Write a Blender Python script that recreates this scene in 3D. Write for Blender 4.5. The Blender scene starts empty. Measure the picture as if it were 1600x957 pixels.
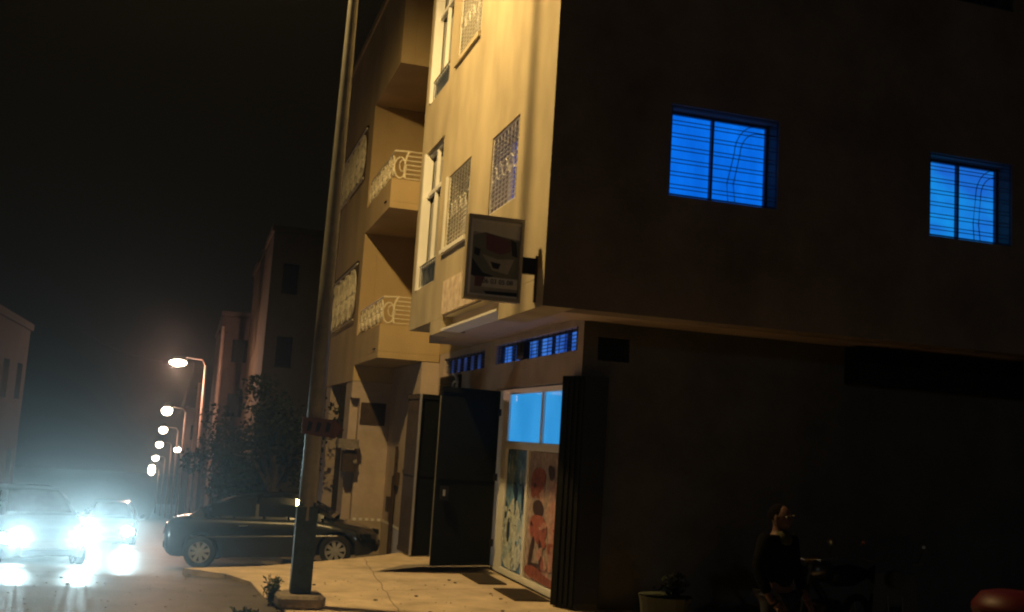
import bpy, bmesh, math, random
from mathutils import Vector, Matrix
random.seed(7)
R = math.radians
scn = bpy.context.scene
col = scn.collection

# ------------------------------------------------------------------ camera
YAW, PITCH, ROLL = 0.2859, 0.1263, 0.0642
f = Vector((math.sin(YAW)*math.cos(PITCH), math.cos(YAW)*math.cos(PITCH), math.sin(PITCH)))
r0 = Vector((math.cos(YAW), -math.sin(YAW), 0)); u0 = r0.cross(f)
rr = math.cos(ROLL)*r0 + math.sin(ROLL)*u0; uu = -math.sin(ROLL)*r0 + math.cos(ROLL)*u0
cd = bpy.data.cameras.new('camera'); cam = bpy.data.objects.new('camera', cd); col.objects.link(cam)
M4 = Matrix((rr, uu, -f)).transposed().to_4x4(); M4.translation = Vector((0, 0, 2.2))
cam.matrix_world = M4
cd.sensor_width = 36; cd.lens = 36*1650.7/1600; cd.clip_start = .1; cd.clip_end = 2000
scn.camera = cam

# ------------------------------------------------------------------ night sky, exposure
w = bpy.data.worlds.new('World'); scn.world = w; w.use_nodes = True
nt = w.node_tree; nt.nodes.clear()
sky = nt.nodes.new('ShaderNodeTexSky'); sky.sky_type = 'NISHITA'; sky.sun_disc = False
sky.sun_elevation = R(-7); sky.sun_rotation = R(300)
glow = nt.nodes.new('ShaderNodeBackground'); glow.inputs[0].default_value = (1.0, .78, .5, 1); glow.inputs[1].default_value = .0034
bg = nt.nodes.new('ShaderNodeBackground'); bg.inputs[1].default_value = .06
ad = nt.nodes.new('ShaderNodeAddShader'); wo = nt.nodes.new('ShaderNodeOutputWorld')
nt.links.new(sky.outputs[0], bg.inputs[0]); nt.links.new(bg.outputs[0], ad.inputs[0]); nt.links.new(glow.outputs[0], ad.inputs[1]); nt.links.new(ad.outputs[0], wo.inputs[0])
scn.cycles.filter_width = 2.2
vs = scn.view_settings; vs.view_transform = 'Standard'; vs.look = 'None'; vs.gamma = 1; vs.exposure = 0; vs.use_curve_mapping = False

# ------------------------------------------------------------------ materials
def mat(name, c, rough=.7, metal=0, var=.15, scale=3, bump=0, bscale=40, spec=.3, coat=0, c2=None, streak=False):
    m = bpy.data.materials.new(name); m.use_nodes = True; t = m.node_tree; b = t.nodes['Principled BSDF']
    b.inputs['Roughness'].default_value = rough; b.inputs['Metallic'].default_value = metal
    b.inputs['Specular IOR Level'].default_value = spec; b.inputs['Coat Weight'].default_value = coat
    tc = t.nodes.new('ShaderNodeTexCoord'); n = t.nodes.new('ShaderNodeTexNoise')
    n.inputs['Scale'].default_value = scale; n.inputs['Detail'].default_value = 8; n.inputs['Roughness'].default_value = .65
    src = tc.outputs['Object']
    if streak:
        mp = t.nodes.new('ShaderNodeMapping'); mp.inputs['Scale'].default_value = (.9, .9, .45); t.links.new(src, mp.inputs[0]); t.links.new(mp.outputs[0], n.inputs[0])
    else: t.links.new(src, n.inputs[0])
    cr = t.nodes.new('ShaderNodeValToRGB'); e = cr.color_ramp.elements
    lo = tuple(x*(1-var) for x in c) if c2 is None else c2
    e[0].position = .3; e[1].position = .7
    e[0].color = (*lo, 1); e[1].color = (*[min(1, x*(1+var*.5)) for x in c], 1)
    t.links.new(n.outputs[0], cr.inputs[0]); t.links.new(cr.outputs[0], b.inputs['Base Color'])
    if streak: n.inputs['Detail'].default_value = 4; n.inputs['Roughness'].default_value = .5
    if bump:
        n2 = t.nodes.new('ShaderNodeTexNoise'); n2.inputs['Scale'].default_value = bscale; n2.inputs['Detail'].default_value = 5
        t.links.new(src, n2.inputs[0]); bp = t.nodes.new('ShaderNodeBump'); bp.inputs['Strength'].default_value = bump; bp.inputs['Distance'].default_value = .02
        t.links.new(n2.outputs[0], bp.inputs['Height']); t.links.new(bp.outputs[0], b.inputs['Normal'])
    return m
def emit(name, c, s, c2=None, scale=(1, 1, 1), nscale=2.5, gloss=False):
    m = bpy.data.materials.new(name); m.use_nodes = True; t = m.node_tree; b = t.nodes['Principled BSDF']
    b.inputs['Base Color'].default_value = (.02, .03, .05, 1); b.inputs['Roughness'].default_value = .3
    b.inputs['Emission Strength'].default_value = s
    if c2 is None: b.inputs['Emission Color'].default_value = (*c, 1)
    else:
        tc = t.nodes.new('ShaderNodeTexCoord'); mp = t.nodes.new('ShaderNodeMapping'); mp.inputs['Scale'].default_value = scale
        n = t.nodes.new('ShaderNodeTexNoise'); n.inputs['Scale'].default_value = nscale; n.inputs['Detail'].default_value = 3
        cr = t.nodes.new('ShaderNodeValToRGB'); cr.color_ramp.elements[0].position = .35; cr.color_ramp.elements[1].position = .65
        cr.color_ramp.elements[0].color = (*c, 1); cr.color_ramp.elements[1].color = (*c2, 1)
        t.links.new(tc.outputs['Object'], mp.inputs[0]); t.links.new(mp.outputs[0], n.inputs[0]); t.links.new(n.outputs[0], cr.inputs[0]); t.links.new(cr.outputs[0], b.inputs['Emission Color'])
    return m
M = dict(
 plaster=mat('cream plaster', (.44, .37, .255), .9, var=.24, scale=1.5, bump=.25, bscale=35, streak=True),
 plaster_n=mat('ochre plaster', (.50, .37, .20), .9, var=.2, scale=.8, bump=.3, bscale=30, streak=True),
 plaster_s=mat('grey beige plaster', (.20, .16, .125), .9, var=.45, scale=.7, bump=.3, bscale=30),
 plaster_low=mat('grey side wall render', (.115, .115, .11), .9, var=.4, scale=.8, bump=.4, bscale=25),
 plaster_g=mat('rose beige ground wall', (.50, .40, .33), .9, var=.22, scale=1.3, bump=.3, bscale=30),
 soffit=mat('soffit render', (.50, .40, .34), .9, var=.15, scale=1, bump=.2),
 white=mat('white paint', (.78, .76, .70), .5, var=.08),
 cream_iron=mat('cream painted iron', (.75, .68, .52), .5, var=.12, scale=9),
 alu=mat('white aluminium', (.84, .83, .81), .4, var=.06, scale=2),
 dark_alu=mat('dark aluminium', (.05, .065, .10), .4, var=.2),
 green_metal=mat('dark green gate paint', (.007, .0075, .006), .8, spec=.15, var=.3, scale=4, bump=.1),
 black_metal=mat('black gate paint', (.008, .008, .008), .6, var=.3, scale=4),
 rust_metal=mat('brown weathered steel', (.06, .038, .024), .7, var=.4, scale=6),
 steel_edge=mat('galvanised edge', (.45, .44, .42), .4, .6, var=.1),
 glass=mat('dark glass', (.012, .014, .016), .06, var=0, spec=.6),
 pole=mat('galvanised pole', (.24, .23, .20), .55, .35, var=.25, scale=5),
 pole_base=mat('painted pole base', (.05, .07, .06), .5, .2, var=.4, scale=6, bump=.15),
 concrete=mat('rough concrete', (.26, .22, .18), .95, var=.35, scale=7, bump=.7, bscale=22),
 fore=mat('forecourt concrete', (.64, .51, .37), .85, var=.34, scale=1.9, bump=.35, bscale=18),
 asphalt=mat('dusty asphalt', (.115, .10, .085), .5, var=.35, scale=1.6, bump=.5, bscale=30, spec=.5),
 earth=mat('bare earth', (.12, .10, .08), .95, var=.3, scale=1, bump=.4),
 tile=mat('wall tiles', (.40, .33, .25), .35, var=.12, scale=3),
 paint_car=mat('black car paint', (.010, .012, .014), .28, .0, var=.1, spec=.6, coat=.8),
 rim=mat('alloy rim', (.45, .43, .40), .4, .55, var=.1),
 tyre=mat('tyre rubber', (.022, .021, .02), .85, var=.15),
 chrome=mat('chrome', (.7, .7, .7), .12, 1, var=.02),
 leaf=mat('weed leaves', (.07, .09, .03), .8, var=.4, scale=12),
 leaf_d=mat('tree leaves', (.018, .026, .011), .85, var=.4, scale=3),
 bark=mat('bark', (.08, .06, .04), .95, var=.3, scale=8, bump=.5),
 far_wall=mat('distant brown wall', (.10, .075, .05), .9, var=.2, scale=.5, bump=.2),
 far_wall2=mat('distant rose wall', (.10, .065, .055), .9, var=.2, scale=.4, bump=.2),
 maroon=mat('faded maroon sign', (.16, .07, .05), .7, var=.2, scale=6),
 sign_txt=mat('dull lettering', (.42, .36, .28), .7, var=.1),
 skin=mat('skin', (.11, .055, .038), .6, var=.12, scale=15),
 hair=mat('black hair', (.006, .005, .005), .9, spec=.05, var=.2, scale=40, bump=.5, bscale=150),
 jacket=mat('black jacket', (.007, .007, .008), .95, spec=.03, var=.2, scale=12, bump=.3, bscale=60),
 scarf=mat('olive shirt', (.05, .046, .018), .9, var=.25, scale=12),
 jeans=mat('dark trousers', (.012, .014, .022), .9, var=.2, scale=20),
 red=mat('dark red plastic', (.055, .003, .005), .5, var=.2, scale=5),
 pot=mat('pale green planter', (.05, .055, .035), .7, var=.2, scale=6),
 soil=mat('soil', (.05, .035, .02), .95),
 black_pl=mat('black plastic', (.010, .010, .010), .5, var=.2),
 mirror=mat('mirror glass', (.8, .9, .9), .05, 1, var=0),
 banner=mat('pale printed banner', (.72, .62, .50), .7, var=.25, scale=6, streak=False, c2=(.42, .30, .22)),
)
M['blue_a'] = emit('blue lit curtain', (.0012, .125, .70), 1, (.002, .165, .86), (1.6, 1, .5))
M['blue_b'] = emit('blue cyan lit curtain', (.010, .13, .62), 1, (.004, .40, .95), (.5, 1, .9), 1.6)
M['blue_t'] = emit('blue lit transom glass', (.012, .07, .42), .8, (.06, .24, .85), (1, 1.2, 1), 2)
M['blue_t2'] = emit('dim blue transom glass', (.012, .03, .12), .6, (.03, .08, .32), (1, 1.2, 1), 3)
M['cyan'] = emit('cyan lit frosted glass', (.022, .26, .62), 1.0, (.035, .31, .70), (1, 1, .7), 1.3)
M['blue_side'] = emit('faint blue curtain strip', (.02, .05, .30), .6, (.05, .10, .45), (1, 1, 3), 4)
M['head'] = emit('headlamp', (.80, 1, 1), 60)
M['lampglow'] = emit('street lamp glow', (1, .80, .62), 30)
M['lampglow_w'] = emit('sodium lamp glow', (1, .62, .25), 25)
M['taillens'] = mat('red lens', (.2, .01, .01), .25)

# ------------------------------------------------------------------ mesh helpers
class MB:
    def __init__(s): s.v = []; s.f = []; s.m = []; s.ms = []
    def mi(s, m):
        if m is None: m = s.ms[0] if s.ms else None
        if m not in s.ms: s.ms.append(m)
        return s.ms.index(m)
    def face(s, pts, m=None):
        b = len(s.v); s.v += [tuple(p) for p in pts]; s.f.append(tuple(range(b, b+len(pts)))); s.m.append(s.mi(m)); return s
    def box(s, x0, x1, y0, y1, z0, z1, m=None):
        b = len(s.v); s.v += [(x, y, z) for z in (z0, z1) for y in (y0, y1) for x in (x0, x1)]
        for q in ((0, 2, 3, 1), (4, 5, 7, 6), (0, 1, 5, 4), (2, 6, 7, 3), (0, 4, 6, 2), (1, 3, 7, 5)):
            s.f.append(tuple(b+i for i in q)); s.m.append(s.mi(m))
        return s
    def prism(s, poly, d, m=None):       # poly: 3D loop, d: offset vector
        b = len(s.v); n = len(poly); d = Vector(d)
        s.v += [tuple(p) for p in poly] + [tuple(Vector(p)+d) for p in poly]
        s.f.append(tuple(b+i for i in range(n))[::-1]); s.m.append(s.mi(m)); s.f.append(tuple(b+n+i for i in range(n))); s.m.append(s.mi(m))
        for i in range(n):
            j = (i+1) % n; s.f.append((b+i, b+j, b+n+j, b+n+i)); s.m.append(s.mi(m))
        return s
    def tube(s, path, r, n=8, m=None, cap=True, r2=None):
        P = [Vector(p) for p in path]; b = len(s.v); k = len(P)
        up = Vector((0, 0, 1))
        for i, p in enumerate(P):
            t = (P[min(i+1, k-1)]-P[max(i-1, 0)]).normalized()
            a = t.cross(up)
            if a.length < .05: a = t.cross(Vector((1, 0, 0)))
            a.normalize(); c = t.cross(a)
            q = r if r2 is None else r+(r2-r)*i/(k-1)
            if isinstance(r, (list, tuple)): q = r[i]
            for j in range(n):
                an = 2*math.pi*j/n; s.v.append(tuple(p+a*q*math.cos(an)+c*q*math.sin(an)))
        for i in range(k-1):
            for j in range(n):
                j2 = (j+1) % n; s.f.append((b+i*n+j, b+i*n+j2, b+(i+1)*n+j2, b+(i+1)*n+j)); s.m.append(s.mi(m))
        if cap:
            s.f.append(tuple(b+j for j in range(n))[::-1]); s.m.append(s.mi(m)); s.f.append(tuple(b+(k-1)*n+j for j in range(n))); s.m.append(s.mi(m))
        return s
    def build(s, name, m=None, parent=None, smooth=False, bevel=0, local=False, label=None):
        me = bpy.data.meshes.new(name)
        off = Vector((0, 0, 0))
        if parent is not None and not local:
            p = parent
            while p is not None: off += p.location; p = p.parent
        me.from_pydata([tuple(Vector(v)-off) for v in s.v], [], s.f)
        mats = s.ms if (s.ms and s.ms != [None]) else [m]
        for q in mats: me.materials.append(q if q is not None else m)
        for p, i in zip(me.polygons, s.m): p.material_index = i if i < len(mats) else 0; p.use_smooth = smooth
        me.validate(); bm = bmesh.new(); bm.from_mesh(me); bmesh.ops.recalc_face_normals(bm, faces=bm.faces)
        if bevel:
            bmesh.ops.bevel(bm, geom=[e for e in bm.edges if len(e.link_faces) == 2 and e.calc_face_angle(0) > .6], offset=bevel, segments=1, affect='EDGES', clamp_overlap=True)
        bm.to_mesh(me); bm.free()
        o = bpy.data.objects.new(name, me); col.objects.link(o)
        if parent is not None: o.parent = parent
        if label: o['label'] = label
        return o
def thing(name, label, cat, loc=(0, 0, 0), group=None, rot=None):
    o = bpy.data.objects.new(name, None); o.empty_display_size = .2; col.objects.link(o); o.location = loc
    if rot: o.rotation_euler = rot
    o['label'] = label; o['category'] = cat
    if group: o['group'] = group
    return o
def tag(o, label, cat, group=None):
    o['label'] = label; o['category'] = cat
    if group: o['group'] = group
    return o
def struct(o): o['kind'] = 'structure'; return o
def copy_tree(o, parent=None):
    c = o.copy(); col.objects.link(c); c.parent = parent
    for ch in o.children: copy_tree(ch, c)
    return c
def wall(mb, P, u0, u1, z0, z1, th, holes, m=None):
    """wall in the plane given by P(u, z, d); d goes into the wall"""
    us = sorted({u0, u1, *[h[0] for h in holes], *[h[1] for h in holes]}); zs = sorted({z0, z1, *[h[2] for h in holes], *[h[3] for h in holes]})
    us = [u for u in us if u0 <= u <= u1]; zs = [z for z in zs if z0 <= z <= z1]
    solid = lambda i, j: 0 <= i < len(us)-1 and 0 <= j < len(zs)-1 and not any(h[0] < (us[i]+us[i+1])/2 < h[1] and h[2] < (zs[j]+zs[j+1])/2 < h[3] for h in holes)
    for i in range(len(us)-1):
        for j in range(len(zs)-1):
            if not solid(i, j): continue
            a, b, c, d = us[i], us[i+1], zs[j], zs[j+1]
            mb.face([P(a, c, 0), P(b, c, 0), P(b, d, 0), P(a, d, 0)], m); mb.face([P(a, c, th), P(a, d, th), P(b, d, th), P(b, c, th)], m)
            if not solid(i-1, j): mb.face([P(a, c, 0), P(a, d, 0), P(a, d, th), P(a, c, th)], m)
            if not solid(i+1, j): mb.face([P(b, c, 0), P(b, c, th), P(b, d, th), P(b, d, 0)], m)
            if not solid(i, j-1): mb.face([P(a, c, 0), P(a, c, th), P(b, c, th), P(b, c, 0)], m)
            if not solid(i, j+1): mb.face([P(a, d, 0), P(b, d, 0), P(b, d, th), P(a, d, th)], m)
def pbox(mb, P, u0, u1, z0, z1, d0, d1, m=None):
    a = [P(u, z, d) for d in (d0, d1) for z in (z0, z1) for u in (u0, u1)]
    b = len(mb.v); mb.v += [tuple(p) for p in a]
    for q in ((0, 2, 3, 1), (4, 5, 7, 6), (0, 1, 5, 4), (2, 6, 7, 3), (0, 4, 6, 2), (1, 3, 7, 5)):
        mb.f.append(tuple(b+i for i in q)); mb.m.append(mb.mi(m))
def ring(mb, P, cu, cz, ru, rz, d, r, n=16, a0=0, a1=2*math.pi, m=None):
    mb.tube([P(cu+ru*math.cos(a0+(a1-a0)*i/n), cz+rz*math.sin(a0+(a1-a0)*i/n), d) for i in range(n+1)], r, 5, m)

X0, Y0, XG, YG = 3.854, 11.84, 5.10, 13.73
West = lambda X: (lambda u, z, d: (X+d, u, z))       # u = Y
South = lambda Y: (lambda u, z, d: (u, Y+d, z))      # u = X

# ------------------------------------------------------------------ ground
def zg(y):
    if y < 15: return 0.
    if y < 22: t = (y-15)/7; return -.62*t*t*(1.96-.96*t)
    return -.62-.085*(y-22)
def zroad(y): return -.03+zg(y)
mb = MB()
ys = [-40, -20, 0, 8, 14, 15, 15.5, 16, 16.5, 17, 18, 19, 20, 21, 22, 24, 30, 40, 60, 100, 160, 220, 260, 400]
xs = [-200, -60, -20, -9, -5, 0, 4, 8, 20, 60, 200]
def sheet(mb, xs, ys, zf, m=None):
    for i in range(len(xs)-1):
        for j in range(len(ys)-1):
            mb.face([(xs[i], ys[j], zf(ys[j])), (xs[i+1], ys[j], zf(ys[j])), (xs[i+1], ys[j+1], zf(ys[j+1])), (xs[i], ys[j+1], zf(ys[j+1]))], m)
zfar = lambda y: zroad(min(y, 220))-.03
sheet(mb, xs, ys, zfar); struct(mb.build('ground', M['earth']))
mb = MB(); sheet(mb, [-6.0, -3, 0, 2.2], [y for y in ys if -20 <= y <= 260], lambda y: zroad(min(y, 220))+.004)
mb.face([(2.2, 11, zroad(11)+.006), (5.1, 11, zroad(11)+.006), (5.1, 19, zroad(19)+.006), (2.2, 19, zroad(19)+.006)]) if False else None
struct(mb.build('road', M['asphalt']))
# raised forecourt in front of the shops, its north edge runs obliquely
fp = [(1.42, 8.2), (1.36, 11.8), (1.30, 13.35), (1.12, 14.3), (1.02, 15.6), (.70, 16.35), (.10, 16.85), (1.25, 17.30), (2.4, 18.25), (3.5, 19.25), (4.3, 20.3), (5.2, 21.2), (5.2, 13.78), (20, 13.78), (20, 8.2)]
mb = MB(); mb.prism([(x, y, -1.2) for x, y in fp], (0, 0, 1.2)); fo = mb.build('forecourt', M['fore']); struct(fo)
mb = MB(); mb.face([(4.9, 19.9, .0), (2.2, 19.9, -.1), (2.2, 19.9, -.1)]) if False else None
# lower footpath climbing towards the houses further down the street
mb = MB(); Y2 = [17.0, 18, 20, 22, 24, 26.15]
for i in range(len(Y2)-1):
    for (xa, ea), (xb, eb) in (((-.1, .02), (2.2, .06)), ((2.2, .06), (3.7, .26)), ((3.7, .26), (5.0, .30))):
        a, b = Y2[i], Y2[i+1]; mb.face([(xa, a, zg(a)-.08+ea), (xb, a, zg(a)-.08+eb), (xb, b, zg(b)-.08+eb), (xa, b, zg(b)-.08+ea)])
struct(mb.build('pavement_ramp', M['concrete']))
mb = MB()
for y in range(20, 200, 6): mb.prism([(2.2, y, zroad(y)-.3), (3.75, y, zroad(y)-.3), (3.75, y+6, zroad(y+6)-.3), (2.2, y+6, zroad(y+6)-.3)], (0, 0, .43))
struct(mb.build('pavement', M['concrete']))
mb = MB()
for y in range(8, 200, 6): mb.prism([(-7.6, y, zroad(y)-.3), (-6.0, y, zroad(y)-.3), (-6.0, y+6, zroad(y+6)-.3), (-7.6, y+6, zroad(y+6)-.3)], (0, 0, .43))
struct(mb.build('pavement_far_side', M['concrete']))
# ------------------------------------------------------------------ corner building
B = thing('corner_building', 'cream plastered corner building with overhanging upper floors and blue lit windows above a shop', 'building', (X0, Y0, 0))
TOP = 14.6
W1 = (13.30, 14.67, 5.42, 6.59); W2 = (15.92, 17.45, 5.37, 6.64); W3 = (15.90, 17.47, 8.70, 9.95); W4 = (13.30, 14.67, 8.72, 9.92)
D3 = (18.08, 19.66, 4.90, 7.56); D4 = (18.08, 19.66, 8.57, 11.2)
SW1 = (5.41, 6.95, 5.36, 6.54); SW2 = (9.27, 10.63, 5.30, 6.46)
PW, PS = West(X0), South(Y0-.004)
mb = MB()
wall(mb, PW, Y0, 20.05, 4.17, TOP, .40, [W1, W2, W3, W4, D3, D4])
pbox(mb, PW, Y0, 13.75, 3.81, 4.166, .0, .40); pbox(mb, PW, 17.15, 18.12, 3.93, 4.166, 0, .40)
mb.build('west_wall', M['plaster'], B)
mb = MB()
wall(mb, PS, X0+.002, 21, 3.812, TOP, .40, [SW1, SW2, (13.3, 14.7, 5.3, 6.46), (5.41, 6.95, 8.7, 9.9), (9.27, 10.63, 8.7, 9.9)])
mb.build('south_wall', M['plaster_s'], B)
mb = MB(); pbox(mb, PW, 13.755, 17.145, 3.93, 3.965, -.03, .30, M['white']); pbox(mb, PW, 13.755, 17.145, 3.97, 4.164, .16, .38, M['soffit'])
mb.build('ledge', M['white'], B)
mb = MB(); mb.box(X0+.41, XG+.4, 13.80, 20.04, 3.97, 4.13); mb.build('soffit', M['soffit'], B); mb = MB(); mb.box(X0+.41, 20.9, Y0+.41, 13.79, 3.92, 4.13)
mb.build('soffit', M['soffit'], B); mb = MB(); mb.box(X0+.41, 20.9, Y0+.41, 20.04, TOP-.25, TOP-.05)
mb.build('flat_roof', M['soffit'], B)
mb = MB(); mb.box(X0-.06, 21, Y0-.06, Y0+.3, TOP+.003, TOP+.12); mb.box(X0-.06, X0+.3, Y0+.303, 20.1, TOP+.003, TOP+.12); mb.box(X0+.5, 21, 20.06, 20.3, 4.14, TOP)
mb.build('roof_parapet', M['plaster'], B)
# ground storey
T1 = (13.95, 18.15, 3.52, 3.86); T2 = (18.93, 22.22, 3.50, 3.84)
SH = (13.98, 17.95, 0.0, 3.08); G2 = (19.05, 22.3, -.9, 2.98)
mb = MB(); PG = West(XG); wall(mb, PG, YG, 22.7, -1.3, 3.965, .2, [T1, T2, SH, G2]); mb.build('ground_floor_wall', M['plaster_g'], B)
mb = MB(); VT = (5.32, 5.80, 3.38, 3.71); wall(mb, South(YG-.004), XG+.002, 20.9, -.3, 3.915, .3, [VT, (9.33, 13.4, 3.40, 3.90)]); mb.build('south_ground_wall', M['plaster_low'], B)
mb = MB()
for k in range(7): pbox(mb, South(YG), VT[0], VT[1], VT[2]+.005+k*.046, VT[2]+.03+k*.046, .02, .08)
pbox(mb, South(YG), VT[0], VT[1], VT[2], VT[3], .15, .17); mb.build('vent', M['black_metal'], B)
mb = MB(); pbox(mb, South(YG), 9.28, 13.45, 3.36, 3.89, -.35, .25)
for k in range(6): pbox(mb, South(YG), 9.35+k*.68, 9.95+k*.68, 3.44, 3.82, -.37, -.352)
mb.build('shutter_box', M['black_metal'], B, label='dark roller shutter box under the overhang')
def grille(P, u0, u1, z0, z1, d, parent, m, style='bars', name='grille', flip=1):
    g = MB(); r = .011
    for z in (z0+.02, z1-.02): g.tube([P(u0+.01, z, d), P(u1-.01, z, d)], r, 5)
    for u in (u0+.02, u1-.02): g.tube([P(u, z0+.01, d), P(u, z1-.01, d)], r, 5)
    z = z0+.10
    while z < z1-.06:
        g.tube([P(u0, z, d), P(u1, z, d)], .0058 if style == 'pairs' else .011, 4)
        if style == 'pairs': g.tube([P(u0, z+.05, d), P(u1, z+.05, d)], .0058, 4); z += .165
        else: z += .068
    if style != 'pairs':
        for k in range(1, 8):
            u = u0+(u1-u0)*k/8; g.tube([P(u, z0, d+.012), P(u, z1, d+.012)], .007, 4)
        for k in range(5): ring(g, P, u0+(u1-u0)*(k+.5)/5, z0+(z1-z0)*.5, (u1-u0)*.09, (z1-z0)*.10, d-.008, .006, 10)
    if style == 'pairs':
        w_ = u1-u0
        for q in (0, .10):
            cu, cz, R_ = u0+w_*.80, z1-.52, .40-q
            pts = [P(u0+w_*.545+q, z0+.01, d-.012), P(u0+w_*.53+q*.9, z0+.25, d-.012)]
            pts += [P(cu-R_*math.cos(a), cz+R_*math.sin(a), d-.012) for a in [i*math.pi/2/7 for i in range(8)]] + [P(u1-.02, cz+R_, d-.012)]
            pts[2:] = [P(cu-R_*math.cos(a)*.82, cz+R_*math.sin(a), d-.012) for a in [i*math.pi/2/7 for i in range(8)]] + [P(u1-.02, cz+R_, d-.012)]
            g.tube(pts, .006, 5)
    return g.build(name, m, parent)
def window(P, h, depth, parent, pane_m, gm, style, mull=.5, gd=.03, fw=.038, fm='dark_alu', gpart=True):
    u0, u1, z0, z1 = h
    g = MB(); D0, D1 = depth-.05, depth
    for a in ((u0, u0+fw, z0, z1), (u1-fw, u1, z0, z1), (u0+fw, u1-fw, z0, z0+fw), (u0+fw, u1-fw, z1-fw, z1)): pbox(g, P, *a, D0, D1)
    um = u0+(u1-u0)*mull; pbox(g, P, um-.016, um+.016, z0+fw, z1-fw, D0-.01, D1)
    fr = g.build('window', M[fm], parent)
    g = MB(); pbox(g, P, u0+.01, u1-.01, z0+.01, z1-.01, depth+.002, depth+.012); g.build('pane', pane_m, fr)
    if gm: grille(P, u0, u1, z0, z1, gd, fr, gm, style)
    return fr
window(PS, SW1, .33, B, M['blue_a'], M['dark_alu'], 'pairs', mull=.47)
window(PS, SW2, .33, B, M['blue_b'], M['dark_alu'], 'pairs', mull=.50)
for h in ((13.3, 14.7, 5.3, 6.46), (5.41, 6.95, 8.7, 9.9), (9.27, 10.63, 8.7, 9.9)): window(PS, h, .33, B, M['glass'], M['dark_alu'], 'pairs')
window(PW, W1, .34, B, M['blue_side'], M['white'], 'bars', fm='alu')
for h in (W2, W3, W4): window(PW, h, .34, B, M['glass'], M['white'], 'bars', fm='alu')
# window surround of the second window (white frame strip and sill)
mb = MB(); pbox(mb, PW, W2[1], W2[1]+.09, W2[2]-.02, W2[3], -.035, -.002); pbox(mb, PW, W2[0]-.05, W2[1]+.12, W2[2]-.09, W2[2]-.022, -.06, -.002); mb.build('window_sill', M['white'], B)
mb = MB(); pbox(mb, PW, W3[0]-.03, W3[1]+.05, W3[2]-.09, W3[2]-.003, -.05, -.002); mb.build('window_sill', M['plaster'], B)
# tall glazed bays
def bay(h, ztr, zpan):
    u0, u1, z0, z1 = h; g = MB()
    for a in ((u0, u0+.07), (u1-.09, u1)): pbox(g, PW, *a, z0, z1, -.03 if a[1] == u1 else .05, .14)
    um = (u0+u1)/2
    for a, b in ((z0, z0+.05), (zpan-.04, zpan+.04), (ztr-.035, ztr+.035), (z1-.06, z1)): pbox(g, PW, u0+.07, u1-.09, a, b, .06, .13)
    for q in (um-.03,): pbox(g, PW, q, q+.06, zpan+.04, z1-.06, .065, .125)
    fr = g.build('balcony_door', M['alu'], B)
    g = MB(); pbox(g, PW, u0+.02, u1-.02, zpan, z1-.02, .15, .16); g.build('pane', M['glass'], fr)
    g = MB(); pbox(g, PW, u0+.07, u1-.09, z0+.05, zpan-.04, .10, .12)
    for k in range(9): g.tube([PW(u0+.14+k*.16, z0+.05, .03), PW(u0+.14+k*.16, zpan, .03)], .009, 5)
    g.tube([PW(u0, zpan-.01, .03), PW(u1, zpan-.01, .03)], .013, 5); g.build('lower_panel', M['dark_alu'], fr)
bay(D3, 6.73, 5.36); bay(D4, 10.3, 9.0)
# transoms over shop and garage
def transom(P, h, n, pane_m, name, skip=()):
    u0, u1, z0, z1 = h; g = MB()
    for a in ((u0, u1, z0, z0+.03), (u0, u1, z1-.03, z1)): pbox(g, P, *a, .10, .15)
    for k in range(n+1):
        u = u0+(u1-u0-.04)*k/n; pbox(g, P, u, u+.045, z0+.03, z1-.03, .10, .15)
    k = 0; z = z0+.07
    while z < z1-.04: g.tube([P(u0, z, .05), P(u1, z, .05)], .008, 4); z += .055
    u = u0+.1
    while u < u1: g.tube([P(u, z0, .04), P(u, z1, .04)], .006, 4); u += .27
    fr = g.build(name, M['dark_alu'], B)
    g = MB(); pbox(g, P, u0, u1, z0, z1, .17, .18); g.build('pane', pane_m, fr)
    return fr
tr = transom(PG, T1, 6, M['blue_t'], 'transom_window'); transom(PG, T2, 6, M['blue_t2'], 'transom_window')
mb = MB(); pbox(mb, PG, 16.35, 16.72, 3.53, 3.80, -.05, .06); mb.tube([PG(16.53, 3.72, -.06), PG(16.53, 3.72, .02)], .07, 12); mb.build('fan_housing', M['black_metal'], tr)
# shop front
sf = MB()
u0, u1, z0, z1 = SH; FD = .10
for a in ((17.30, 17.95, 0, 3.06), (13.98, 14.08, 0, 3.06), (15.47, 15.57, 2.14, 2.99), (14.08, 17.30, 2.97, 3.06), (14.08, 17.30, 2.06, 2.19), (14.08, 17.30, .0, .10), (16.05, 16.15, .10, 2.06)): pbox(sf, PG, *a, FD-.05, FD+.03)
sfo = sf.build('shopfront', M['alu'], B, bevel=.006)
for a in ((15.57, 17.30), (14.08, 15.47)):
    g = MB(); pbox(g, PG, a[0], a[1], 2.19, 2.97, FD-.01, FD+.01); g.build('pane', M['cyan'], sfo)
rnd = random.Random(5)
def blob(cu, cz, ru, rz, n=9, j=.35, rot=0):
    return [(cu+ru*math.cos(2*math.pi*i/n+rot)*(1+rnd.uniform(-j, j)), cz+rz*math.sin(2*math.pi*i/n+rot)*(1+rnd.uniform(-j, j))) for i in range(n)]
def chaikin(p, it=2):
    for _ in range(it): p = [(a[0]*(1-t)+b[0]*t, a[1]*(1-t)+b[1]*t) for a, b in zip(p, p[1:]+p[:1]) for t in (.25, .75)]
    return p
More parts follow.
